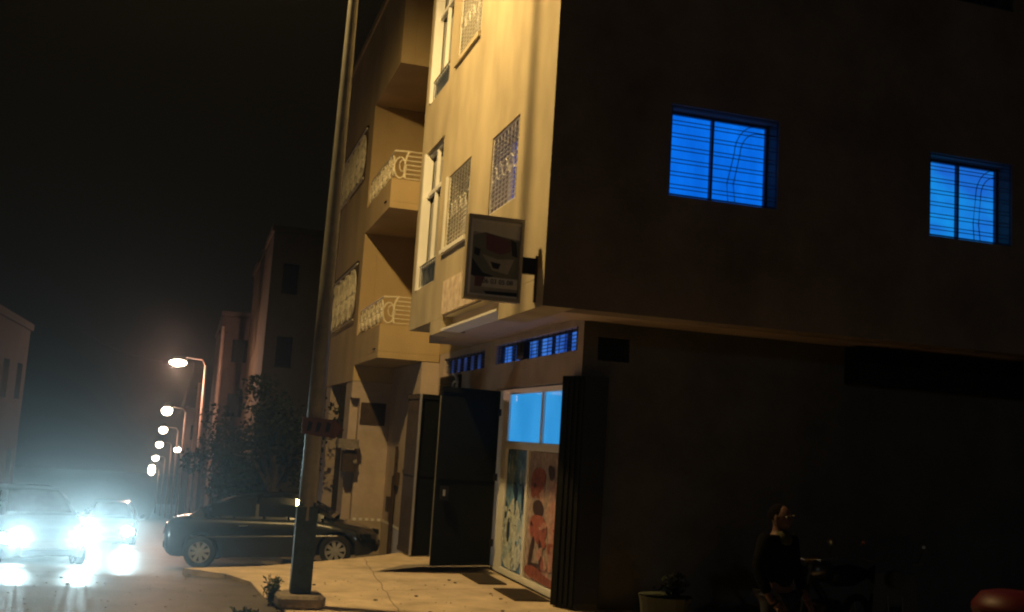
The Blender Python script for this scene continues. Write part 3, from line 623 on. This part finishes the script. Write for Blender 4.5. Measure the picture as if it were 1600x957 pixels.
# ------------------------------------------------------------------ cars
HL = 6000
def wheel(parent, x, y, z, rad, side, rimm='rim'):
    g = MB(); prof = [(rad*.66, -.10), (rad*.93, -.10), (rad, -.07), (rad, .07), (rad*.93, .10), (rad*.66, .10)]
    n = 28
    for (ra, wa), (rb, wb) in zip(prof, prof[1:]):
        for j in range(n):
            a, b = 2*math.pi*j/n, 2*math.pi*(j+1)/n
            g.face([(x+ra*math.cos(a), y+wa, z+ra*math.sin(a)), (x+ra*math.cos(b), y+wa, z+ra*math.sin(b)), (x+rb*math.cos(b), y+wb, z+rb*math.sin(b)), (x+rb*math.cos(a), y+wb, z+rb*math.sin(a))])
    wt = g.build('wheel', M['tyre'], parent, local=True, smooth=True)
    g = MB(); yo = y+side*.085; R1 = rad*.66
    def cyl(r_a, r_b, ya, yb, nn=28, m=None):
        for j in range(nn):
            a, b = 2*math.pi*j/nn, 2*math.pi*(j+1)/nn
            g.face([(x+r_a*math.cos(a), ya, z+r_a*math.sin(a)), (x+r_a*math.cos(b), ya, z+r_a*math.sin(b)), (x+r_b*math.cos(b), yb, z+r_b*math.sin(b)), (x+r_b*math.cos(a), yb, z+r_b*math.sin(a))], m)
    cyl(R1*1.01, R1*.90, yo, yo, m=M[rimm]); cyl(R1*.90, R1*.88, yo, yo-side*.05, m=M[rimm]); cyl(R1*.26, .001, yo+side*.004, yo+side*.012, 14, M[rimm]); cyl(R1*.9, .001, yo-side*.05, yo-side*.05, 20, M['tyre'])
    for k in range(8):
        a = 2*math.pi*k/8+.2; ca, sa = math.cos(a), math.sin(a)
        q = lambda rr_, tt, yy: (x+rr_*ca-tt*sa, yy, z+rr_*sa+tt*ca)
        g.face([q(R1*.2, -.026, yo), q(R1*.92, -.040, yo-side*.006), q(R1*.92, .040, yo-side*.006), q(R1*.2, .026, yo)], M[rimm])
    g.build('rim', M[rimm], wt, local=True)
def interp(tab, x):
    if x <= tab[0][0]: return tab[0][1]
    for (a, va), (b, vb) in zip(tab, tab[1:]):
        if x <= b: return va+(vb-va)*(x-a)/(b-a)
    return tab[-1][1]
def car(label, loc, rot, pm, group=None, lights=False, L=4.1, wb=(-1.33, 1.27), roofm=None):
    """local x forward, y left, z up, wheels on z=0"""
    t = thing('parked_car' if not lights else 'oncoming_car', label, 'car', loc, group, rot)
    x0, x1 = -L/2, L/2; rw = .31; side = .83
    sh = [(x0, .80), (x0+.10, .93), (x0+.45, .98), (-1.0, .97), (0, .93), (.85, .90), (1.35, .82), (1.75, .72), (1.95, .60), (x1, .52)]
    wd = [(x0, .62), (x0+.08, .74), (x0+.4, .82), (0, side), (1.2, .82), (1.7, .74), (1.95, .62), (x1, .48)]
    lowz = [(x0, .34), (x0+.15, .24), (x0+.5, .20), (1.6, .20), (1.9, .22), (x1, .30)]
    g = MB(); N_ = 84; rows = []
    for i in range(N_+1):
        x = x0+(x1-x0)*i/N_; zl = interp(lowz, x)
        for c in wb:
            dx = abs(x-c)
            if dx < .365: zl = max(zl, rw+math.sqrt(.365**2-dx*dx))
        s_, w_ = interp(sh, x), interp(wd, x); zl = min(zl, s_-.06)
        half = [(w_*.96, zl), (w_, max(zl+.005, .45)), (w_*1.0, max(zl+.01, .62)), (w_*.975, max(zl+.015, s_-.10)), (w_*.90, s_-.015), (w_*.55, s_+.012), (0, s_+.02)]
        rows.append([(x, y, z) for y, z in half]+[(x, -y, z) for y, z in half[-2::-1]])
    for a, b in zip(rows, rows[1:]):
        for k in range(len(a)-1): g.face([a[k], b[k], b[k+1], a[k+1]])
    g.face(rows[0]); g.face(rows[-1][::-1])
    bd = g.build('body', pm, t, local=True, smooth=True)
    bm = bmesh.new(); bm.from_mesh(bd.data); bmesh.ops.remove_doubles(bm, verts=bm.verts, dist=.0005); bmesh.ops.recalc_face_normals(bm, faces=bm.faces); bm.to_mesh(bd.data); bd.data.update()
    bm.free()
    # greenhouse
    roof = [(-1.62, .985), (-1.15, 1.24), (-.72, 1.36), (-.3, 1.40), (.2, 1.40), (.48, 1.36), (.95, 1.10), (1.22, .93)]
    g = MB(); prev = None; N2 = 30; sec = []
    for i in range(N2+1):
        x = -1.62+2.84*i/N2; zr_ = interp(roof, x); zb = interp(sh, x)-.02; hh = max(.0, zr_-zb)
        wbm = interp(wd, x)*.90; wt = wbm-hh*.42
        sec.append([(x, wbm, zb), (x, (wbm*.4+wt*.6), zb+hh*.6), (x, wt, zb+hh*.90), (x, wt-.10, zb+hh*.985), (x, 0, zb+hh+.005), (x, -(wt-.10), zb+hh*.985), (x, -wt, zb+hh*.90), (x, -(wbm*.4+wt*.6), zb+hh*.6), (x, -wbm, zb)])
    for a, b in zip(sec, sec[1:]):
        for k in range(8): g.face([a[k], b[k], b[k+1], a[k+1]])
    rf = g.build('roof', pm, t, local=True, smooth=True)
    bm = bmesh.new(); bm.from_mesh(rf.data); bmesh.ops.remove_doubles(bm, verts=bm.verts, dist=.0005); bm.to_mesh(rf.data); bm.free()
    def side_pt(x, fz, s_, off=.006):
        zr_ = interp(roof, x); zb = interp(sh, x)-.02; hh = zr_-zb; wbm = interp(wd, x)*.90; wt = wbm-hh*.42
        if fz < .6: y = wbm+(wbm*.4+wt*.6-wbm)*fz/.6
        else: y = (wbm*.4+wt*.6)+(wt-(wbm*.4+wt*.6))*(fz-.6)/.3
        return (x, s_*(y+off), zb+hh*fz)
    for s_ in (-1, 1):
        for xa, xb in ((-1.15, -.30), (-.24, .78)):
            g = MB(); st = 10
            for i in range(st):
                a, b = xa+(xb-xa)*i/st, xa+(xb-xa)*(i+1)/st
                for f0, f1 in ((.12, .6), (.6, .86)): g.face([side_pt(a, f0, s_), side_pt(b, f0, s_), side_pt(b, f1, s_), side_pt(a, f1, s_)])
            g.build('side_window', M['glass'], t, local=True, smooth=True)
    for xa, xb, nm in ((.52, 1.16, 'windscreen'), (-1.55, -1.0, 'rear_window')):
        g = MB(); st = 6
        for i in range(st):
            a, b = xa+(xb-xa)*i/st, xa+(xb-xa)*(i+1)/st
            q = []
            for x in (a, b):
                zr_ = interp(roof, x); zb = interp(sh, x)-.02; hh = zr_-zb; wbm = interp(wd, x)*.90; wt = wbm-hh*.42
                q.append([(x, s2*(wt-.09)*.98, zb+hh*.985+.012) if s2 else (x, 0, zb+hh+.018) for s2 in (1, 0, -1)])
            for k in range(2): g.face([q[0][k], q[1][k], q[1][k+1], q[0][k+1]])
        g.build(nm, M['glass'], t, local=True, smooth=True)
    g = MB()
    for s_ in (-1, 1):
        g.tube([(x0+.5, s_*.832, .60), (1.3, s_*.835, .60)], .012, 5)
    g.build('trim_strip', M['chrome'] if not lights else M['black_pl'], t, local=True)
    for s_ in (-1, 1):
        for xh in (-.42, .62): g = MB(); g.box(xh-.17, xh+.01, min(s_*.825, s_*.86), max(s_*.825, s_*.86), .795, .82); g.build('door_handle', M['chrome'], t, local=True, bevel=.006)
        for xh in (-.27, -1.02, .85):
            pass
        g = MB(); g.tube([(.80, s_*.80, .93), (.80, s_*.96, .95)], .02, 6); g.tube([(.84, s_*.93, .97), (.78, s_*.97, .97), (.74, s_*.95, .97)], [.05, .075, .06], 8); g.build('wing_mirror', pm, t, local=True)
        for xc in wb: wheel(t, xc, s_*.74, rw, rw, s_)
        g = MB(); g.prism([(1.80, s_*.42, .62), (1.66, s_*.74, .64), (1.74, s_*.745, .50), (1.98, s_*.42, .46)], (.05, s_*.02, .0)); hl = g.build('headlight', M['glass'] if not lights else M['head'], t, local=True)
        g = MB(); g.prism([(x0+.02, s_*.45, .86), (x0-.015, s_*.45, .66), (x0+.0, s_*.66, .66), (x0+.06, s_*.70, .86)], (-.02, s_*.02, 0)); g.build('tail_light', M['taillens'], t, local=True)
    g = MB(); g.box(x1-.16, x1+.03, -.46, .46, .26, .42); g.build('bumper', M['black_pl'], t, local=True, bevel=.03); g = MB(); g.box(x0-.04, x0+.12, -.60, .60, .36, .52); g.build('bumper', M['black_pl'], t, local=True, bevel=.03)
    g = MB(); g.box(x0-.046, x0-.041, -.26, .26, .54, .65); g.build('number_plate', M['white'], t, local=True) if not lights else None
    g = MB(); g.box(x0+.3, x1-.3, -.68, .68, .22, .60); g.build('underbody', M['black_pl'], t, local=True)
    return t
pr = Vector((.41, 21.75, -.32)); pf = Vector((2.96, 21.19, -.16)); dr = (pf-pr).normalized()
yaw_c = math.atan2(dr.y, dr.x); pit = -math.asin(dr.z)
cw = (pr+pf)/2-dr*(-.03); rotm = Matrix.Rotation(yaw_c, 3, 'Z') @ Matrix.Rotation(pit, 3, 'Y')
cen = cw + rotm @ Vector((0, .74, -.31))
car('black saloon car parked across the pavement with its bonnet towards the houses', cen, rotm.to_euler(), M['paint_car'])
def oncoming(label, c, zr_, yaw, power, aimz=1.0):
    t = car(label, (c[0], c[1], zr_), (0, 0, yaw), M['paint_car'], 'cars driving up the street', True)
    for s_ in (-1, 1):
        for nm, rad, zc in (('headlamp_bowl', .15, .60),):
            p = Vector((1.99, s_*.55, zc)); g = MB(); n1, n2 = 5, 14
            for i in range(n1):
                for j in range(n2):
                    q = lambda a, b: (p.x+.08*math.cos(a), p.y+rad*math.sin(a)*math.cos(b), p.z+rad*math.sin(a)*math.sin(b))
                    a0, a1 = math.pi/2*i/n1, math.pi/2*(i+1)/n1; b0, b1 = 2*math.pi*j/n2, 2*math.pi*(j+1)/n2
                    g.face([q(a0, b0), q(a1, b0), q(a1, b1), q(a0, b1)])
            g.build(nm, M['head'], t, local=True, smooth=True)
        wp = Vector((c[0], c[1], zr_)) + Matrix.Rotation(yaw, 3, 'Z') @ Vector((2.12, s_*.55, .62))
        light('SPOT', 'headlamp_light', wp, power, (.62, .93, 1), .06, (0, 0, 2.6), R(17), 1)
    return t
oncoming('oncoming car with dazzling headlights nearest in the road at the left border', (-2.95, 23.0), -.68, R(-70), HL)
oncoming('second oncoming car with dazzling headlights further down the road', (-2.2, 37.6), zroad(37.6)+.0, R(-88), HL*.75)

# ------------------------------------------------------------------ small things
def plant(x, y, z, h, r, n, label, name='weed', seed=1, m='leaf', cat='plant', leafs=.03):
    rd = random.Random(seed); t = thing(name, label, cat, (x, y, z))
    g = MB(); gl = MB()
    for k in range(n):
        a = rd.uniform(0, 6.28); rr_ = r*math.sqrt(rd.random()); hh = h*rd.uniform(.5, 1)
        p = [Vector((x, y, z)), Vector((x+rr_*.5*math.cos(a), y+rr_*.5*math.sin(a), z+hh*.55)), Vector((x+rr_*math.cos(a), y+rr_*math.sin(a), z+hh))]
        g.tube(p, .004, 4)
        for q in range(12):
            c = p[0].lerp(p[1], rd.random()) if q % 3 == 0 else p[1].lerp(p[2], rd.random()); d1 = Vector((rd.gauss(0, 1), rd.gauss(0, 1), rd.gauss(0, .6))).normalized()*leafs*rd.uniform(.6, 1.3); d2 = d1.cross(Vector((rd.gauss(0, 1), rd.gauss(0, 1), rd.gauss(0, 1)))).normalized()*leafs*.45
            c = c+d1; gl.face([c-d1, c+d2, c+d1, c-d2])
    g.build('stem', M[m], t); gl.build('leaves', M[m], t)
plant(1.17, 13.80, 0, .36, .16, 26, 'scrubby weed growing on the left of the lamp post footing', seed=4)
plant(.82, 12.95, -.10, .18, .22, 24, 'low clump of weeds at the bottom edge by the kerb', seed=9)
g = MB(); g.prism([(.70, 12.93, -.10), (.78, 12.88, -.10), (.83, 12.96, -.10), (.74, 13.0, -.10)], (.01, 0, .05)); tag(g.build('litter', M['white']), 'scrap of pale litter among the low weeds by the kerb', 'litter')
for k, (a, b, c, d) in enumerate(((4.42, 4.86, 15.85, 17.05), (4.52, 5.03, 14.30, 15.40))):
    g = MB(); g.box(a, b, c, d, .004, .022)
    for q in range(7): g.box(a+.02, b-.02, c+.05+q*(d-c-.1)/7, c+.05+(q+.5)*(d-c-.1)/7, .0225, .030)
    tag(g.build('door_mat', M['concrete'] if False else mat('brown rubber mat', (.06, .045, .03), .9)), ('dark ribbed mat on the forecourt below the blue poster', 'dark ribbed mat on the forecourt below the red poster')[k], 'mat', 'mats in front of the shop')
rd = random.Random(21); g = MB()
for k in range(230):
    x, y = rd.uniform(-2.5, 4.6), rd.uniform(12.4, 16.4)
    z = (.0 if x > 1.35 else -.028); q = rd.uniform(.005, .014) if k % 12 else .028
    pts = [(x+q*math.cos(a)*rd.uniform(.7, 1.2), y+q*math.sin(a)*rd.uniform(.7, 1.2), z) for a in (0, 1.3, 2.4, 3.6, 5)]
    g.prism(pts, (0, 0, q*.6))
gr = g.build('gravel', M['concrete']); gr['kind'] = 'stuff'
g = MB()
for (ax, ay, bx, by) in ((1.33, 14.6, 4.9, 15.6), (2.6, 12.0, 3.1, 18.6), (1.25, 17.0, 5.0, 18.0)):
    n_ = 30; P_ = [Vector((ax+(bx-ax)*i/n_+rd.uniform(-.02, .02), ay+(by-ay)*i/n_+rd.uniform(-.02, .02), .003)) for i in range(n_+1)]
    d_ = Vector((-(by-ay), bx-ax, 0)).normalized()*.007
    for p_, q_ in zip(P_, P_[1:]): g.face([p_-d_, q_-d_, q_+d_, p_+d_])
struct(g.build('pavement_cracks', mat('dark crack', (.24, .19, .14), .95)))
# planter
t = thing('planter', 'pale green tub with a small dark plant against the dark side wall', 'planter', (5.35, 11.3, 0))
g = MB()
g.tube([(5.36, 11.3, .0), (5.36, 11.3, .50), (5.36, 11.3, .56)], [.22, .29, .31], 16); g.build('tub', M['pot'], t)
rd = random.Random(2); g = MB()
for k in range(260):
    c = Vector((5.46+rd.gauss(0, .07), 11.3+rd.gauss(0, .07), .66+rd.gauss(0, .07))); a = Vector((rd.gauss(0, 1), rd.gauss(0, 1), rd.gauss(0, 1))).normalized()*.035; b = a.cross(Vector((0, 0, 1))).normalized()*.018; g.face([c-a, c+b, c+a, c-b])
g.build('foliage', M['leaf_d'], t)
# red bin
t = thing('bin', 'dark red rounded plastic bin in the bottom right corner', 'bin', (6.75, 7.6, 0))
g = MB(); g.tube([(6.85, 7.6, 0), (6.85, 7.6, .95), (6.85, 7.6, 1.02)], [.24, .31, .33], 20); g.build('drum', M['red'], t, smooth=False)
g = MB(); g.tube([(6.85, 7.6, 1.022), (6.85, 7.6, 1.08), (6.85, 7.6, 1.17), (6.85, 7.6, 1.20)], [.335, .33, .26, .14], 20); g.build('lid', M['red'], t, smooth=True)

# motorcycles
def motorcycle(x, y, yaw, label, screen=False):
    t = thing('motorcycle', label, 'motorcycle', (x, y, 0), 'motorcycles parked by the side wall', (0, 0, yaw))
    def torus(cx, R_, r_):
        g = MB(); g.tube([(cx+R_*math.cos(a), 0, .30+R_*math.sin(a)) for a in [2*math.pi*i/24 for i in range(25)]], r_, 8, cap=False); return g
    for cx in (-.62, .62):
        wh = torus(cx, .26, .045).build('wheel', M['tyre'], t, local=True, smooth=True)
        g = MB()
        for k in range(9): a = k*2*math.pi/9; g.tube([(cx, 0, .30), (cx+.24*math.cos(a), 0, .30+.24*math.sin(a))], .006, 4)
        g.tube([(cx, -.05, .30), (cx, .05, .30)], .05, 8); g.build('spokes', M['chrome'], wh, local=True)
    g = MB(); g.tube([(-.62, .07, .30), (-.1, .05, .45), (.30, .03, .85)], .022, 6); g.tube([(-.62, -.07, .30), (-.1, -.05, .45), (.30, -.03, .85)], .022, 6); g.tube([(-.5, 0, .72), (.3, 0, .80)], .025, 6); g.tube([(-.1, 0, .3), (.35, 0, .55), (.32, 0, .8)], .025, 6); g.build('frame', M['black_pl'], t, local=True)
    g = MB(); g.box(-.22, .18, -.12, .12, .28, .55); g.build('engine', M['black_pl'], t, local=True, bevel=.04)
    g = MB(); g.tube([(-.06, 0, .86), (.06, 0, .90), (.2, 0, .92), (.34, 0, .86)], [.09, .15, .16, .08], 12); g.build('fuel_tank', M['paint_car'], t, local=True, smooth=True)
    g = MB(); g.tube([(-.80, 0, .84), (-.5, 0, .83), (-.15, 0, .82), (-.05, 0, .85)], [.06, .13, .12, .07], 10); g.build('seat', M['black_pl'], t, local=True, smooth=True)
    g = MB()
    for s_ in (-1, 1): g.tube([(.62, s_*.08, .30), (.40, s_*.08, .98)], .022, 6)
    g.build('fork', M['chrome'], t, local=True)
    g = MB(); g.tube([(.28, -.36, 1.08), (.36, -.2, 1.05), (.40, 0, 1.02), (.36, .2, 1.05), (.28, .36, 1.08)], .015, 6); hb = g.build('handlebar', M['chrome'], t, local=True)
    for s_ in (-1, 1):
        g = MB(); g.tube([(.33, s_*.28, 1.07), (.36, s_*.34, 1.25)], .007, 5); g.tube([(.355, s_*.34, 1.27), (.375, s_*.34, 1.27)], .055, 12); g.build('mirror', M['black_pl'], t, local=True); g = MB(); g.tube([(.3765, s_*.34, 1.27), (.3775, s_*.34, 1.27)], .02, 10); g.build('mirror_glass', M['mirror'], t, local=True)
    g = MB(); g.tube([(.42, 0, .90), (.56, 0, .90), (.60, 0, .90)], [.06, .10, .095], 14); g.build('headlight', M['glass'], t, local=True)
    if screen:
        g = MB(); g.prism([(.46, -.22, .95), (.46, .22, .95), (.36, .17, 1.38), (.36, -.17, 1.38)], (.02, 0, 0)); g.prism([(.50, -.26, .45), (.50, .26, .45), (.46, .22, .95), (.46, -.22, .95)], (.03, 0, 0)); g.build('fairing', M['black_pl'], t, local=True)
    else:
        g = MB(); g.tube([(-.7, .12, .26), (-.1, .14, .25)], .035, 8); g.build('exhaust', M['chrome'], t, local=True)
motorcycle(7.45, 11.3, R(-160), 'black motorcycle with faint chrome glints beside the standing person')
motorcycle(8.15, 11.1, R(-115), 'black scooter with a tall front fairing right of the other motorcycle', True)

# ------------------------------------------------------------------ person
PX, PY = 5.42, 9.0
def skinned(name, verts, edges, radii, m, parent, root=0, lv=2):
    me = bpy.data.meshes.new(name); me.from_pydata(verts, edges, []); me.materials.append(m)
    o = bpy.data.objects.new(name, me); col.objects.link(o); o.parent = parent
    md = o.modifiers.new('skin', 'SKIN'); md.use_smooth_shade = True
    sk = me.skin_vertices[0].data if me.skin_vertices else None
    if sk is None:
        bm = bmesh.new(); bm.from_mesh(me); bm.verts.layers.skin.verify(); bm.to_mesh(me); bm.free(); sk = me.skin_vertices[0].data
    for i, r_ in enumerate(radii):
        sk[i].radius = r_ if isinstance(r_, tuple) else (r_, r_); sk[i].use_root = (i == root)
    s2 = o.modifiers.new('sub', 'SUBSURF'); s2.levels = lv; s2.render_levels = lv
    dg = bpy.context.evaluated_depsgraph_get(); me2 = bpy.data.meshes.new_from_object(o.evaluated_get(dg)); o.modifiers.clear(); o.data = me2
    for p in me2.polygons: p.use_smooth = True
    if not me2.materials: me2.materials.append(m)
    return o
T = thing('person', 'person in a black jacket and glasses standing in the dark by the side wall', 'person', (PX, PY, 0), None, (0, 0, R(200)))
# local: facing +y, z up, standing height 1.80
v = [(0, 0, .98), (0, 0, 1.15), (0, 0, 1.34), (0, -.01, 1.47), (0, -.005, 1.55), (0, .01, 1.64), (0, .015, 1.72),
     (-.10, 0, .90), (-.11, .02, .50), (-.11, -.02, .09), (-.12, .12, .04), (.10, 0, .90), (.11, .03, .50), (.12, -.01, .09), (.13, .13, .04),
     (-.18, -.01, 1.43), (-.26, -.02, 1.17), (-.24, .12, .95), (-.23, .17, .88), (.18, -.01, 1.43), (.26, -.02, 1.17), (.25, .10, .94), (.24, .15, .87)]
e = [(0, 1), (1, 2), (2, 3), (3, 4), (4, 5), (5, 6), (0, 7), (7, 8), (8, 9), (9, 10), (0, 11), (11, 12), (12, 13), (13, 14), (2, 15), (15, 16), (16, 17), (17, 18), (2, 19), (19, 20), (20, 21), (21, 22)]
ra = [(.15, .11), (.14, .10), (.16, .11), (.07, .06), (.052, .055), (.075, .09), (.065, .08), .085, .06, .042, .035, .085, .06, .042, .035, .06, .045, .034, .03, .06, .045, .034, .03]
bo_ = skinned('body', v, e, ra, M['skin'], T)
for s_ in (-1, 1):     # five fingers on each hand, slightly curled
    hv = [(s_*.235, .165, .885), (s_*.23, .20, .845)]; he = [(0, 1)]; hr = [.030, (.036, .018)]
    for k in range(4):
        b = len(hv); o_ = (k-1.5)*.019; l_ = (.030, .036, .033, .026)[k]
        hv += [(s_*.23+o_, .215, .825), (s_*.23+o_, .225, .825-l_), (s_*.23+o_, .215, .825-l_*1.9)]; he += [(1, b), (b, b+1), (b+1, b+2)]; hr += [.010, .009, .0075]
    b = len(hv); hv += [(s_*.20, .205, .865), (s_*.185, .225, .84), (s_*.185, .232, .815)]; he += [(0, b), (b, b+1), (b+1, b+2)]; hr += [.012, .010, .008]
    skinned('hand', hv, he, hr, M['skin'], T)
jv = [(0, -.005, .95), (0, -.005, 1.15), (0, -.005, 1.34), (0, -.01, 1.46), (-.19, -.01, 1.43), (-.265, -.02, 1.17), (-.245, .12, .955), (.19, -.01, 1.43), (.265, -.02, 1.17), (.255, .10, .945)]
skinned('jacket', jv, [(0, 1), (1, 2), (2, 3), (2, 4), (4, 5), (5, 6), (2, 7), (7, 8), (8, 9)], [(.185, .14), (.175, .13), (.19, .135), (.085, .08), .085, .066, .052, .085, .066, .052], M['jacket'], T)
tv = [(0, 0, .97), (-.10, 0, .88), (-.115, .02, .50), (-.115, -.02, .10), (.10, 0, .88), (.115, .03, .50), (.12, -.01, .10)]
skinned('trousers', tv, [(0, 1), (1, 2), (2, 3), (0, 4), (4, 5), (5, 6)], [(.16, .12), .10, .078, .062, .10, .078, .062], M['jeans'], T)
for s_ in (-1, 1): skinned('shoe', [(s_*.118, -.06, .05), (s_*.12, .06, .05), (s_*.13, .17, .04)], [(0, 1), (1, 2)], [(.045, .045), (.05, .045), (.045, .032)], M['black_pl'], T, lv=1)
def ball(g, c, rx, ry, rz, m=None, n1=12, n2=18, th=(0, math.pi)):
    q = lambda i, j: (c[0]+rx*math.sin(th[0]+(th[1]-th[0])*i/n1)*math.cos(2*math.pi*j/n2), c[1]+ry*math.sin(th[0]+(th[1]-th[0])*i/n1)*math.sin(2*math.pi*j/n2), c[2]+rz*math.cos(th[0]+(th[1]-th[0])*i/n1))
    for i in range(n1):
        for j in range(n2): g.face([q(i, j), q(i+1, j), q(i+1, j+1), q(i, j+1)], m)
g = MB(); ball(g, (0, .02, 1.665), .078, .098, .118, M['skin']); g.tube([(0, .105, 1.70), (0, .135, 1.655), (0, .118, 1.645)], [.010, .016, .010], 8, M['skin']); 
for s_ in (-1, 1): ball(g, (s_*.080, .02, 1.665), .012, .022, .032, M['skin'], 6, 8); ball(g, (s_*.032, .106, 1.685), .013, .010, .008, M['white'], 6, 8); ball(g, (s_*.032, .114, 1.685), .006, .005, .006, M['hair'], 6, 8)
g.tube([(-.024, .108, 1.612), (0, .114, 1.610), (.024, .108, 1.612)], .006, 6, M['maroon']); g.build('face', M['skin'], T, local=True, smooth=True)
g = MB(); ball(g, (0, -.016, 1.695), .088, .104, .102, M['hair'], 8, 18, (0, 2.1)); g.build('hair', M['hair'], T, local=True, smooth=True)
g = MB()
for s_ in (-1, 1): g.tube([(s_*.034+.027*math.cos(a), .124, 1.685+.020*math.sin(a)) for a in [2*math.pi*i/14 for i in range(15)]], .003, 5); g.tube([(s_*.062, .122, 1.69), (s_*.083, .03, 1.69)], .003, 5)
g.tube([(-.010, .126, 1.69), (.010, .126, 1.69)], .003, 5); g.build('glasses', M['chrome'], T, local=True)
skinned('shirt_collar', [(0, .03, 1.38), (0, .045, 1.47), (0, .02, 1.52)], [(0, 1), (1, 2)], [(.12, .125), (.088, .09), (.075, .075)], M['scarf'], T, lv=1)
for o in T.children:
    if o.name.split('.')[0] in ('face', 'hair', 'glasses'): o.location = (0, 0, -.03)

# ------------------------------------------------------------------ night haze volume, added to imitate lens glare round the lamps
HZ = True
if HZ:
    g = MB(); g.box(-210, 210, -45, 405, -40, 24); hz = g.build('glare_haze'); hz['kind'] = 'stuff'
    m = bpy.data.materials.new('glare_haze'); m.use_nodes = True; t = m.node_tree; t.nodes.clear()
    v_ = t.nodes.new('ShaderNodeVolumePrincipled'); o_ = t.nodes.new('ShaderNodeOutputMaterial'); t.links.new(v_.outputs[0], o_.inputs['Volume'])
    v_.inputs['Color'].default_value = (.9, .95, 1, 1); v_.inputs['Density'].default_value = .00038; v_.inputs['Anisotropy'].default_value = .94
    hz.data.materials.clear(); hz.data.materials.append(m)
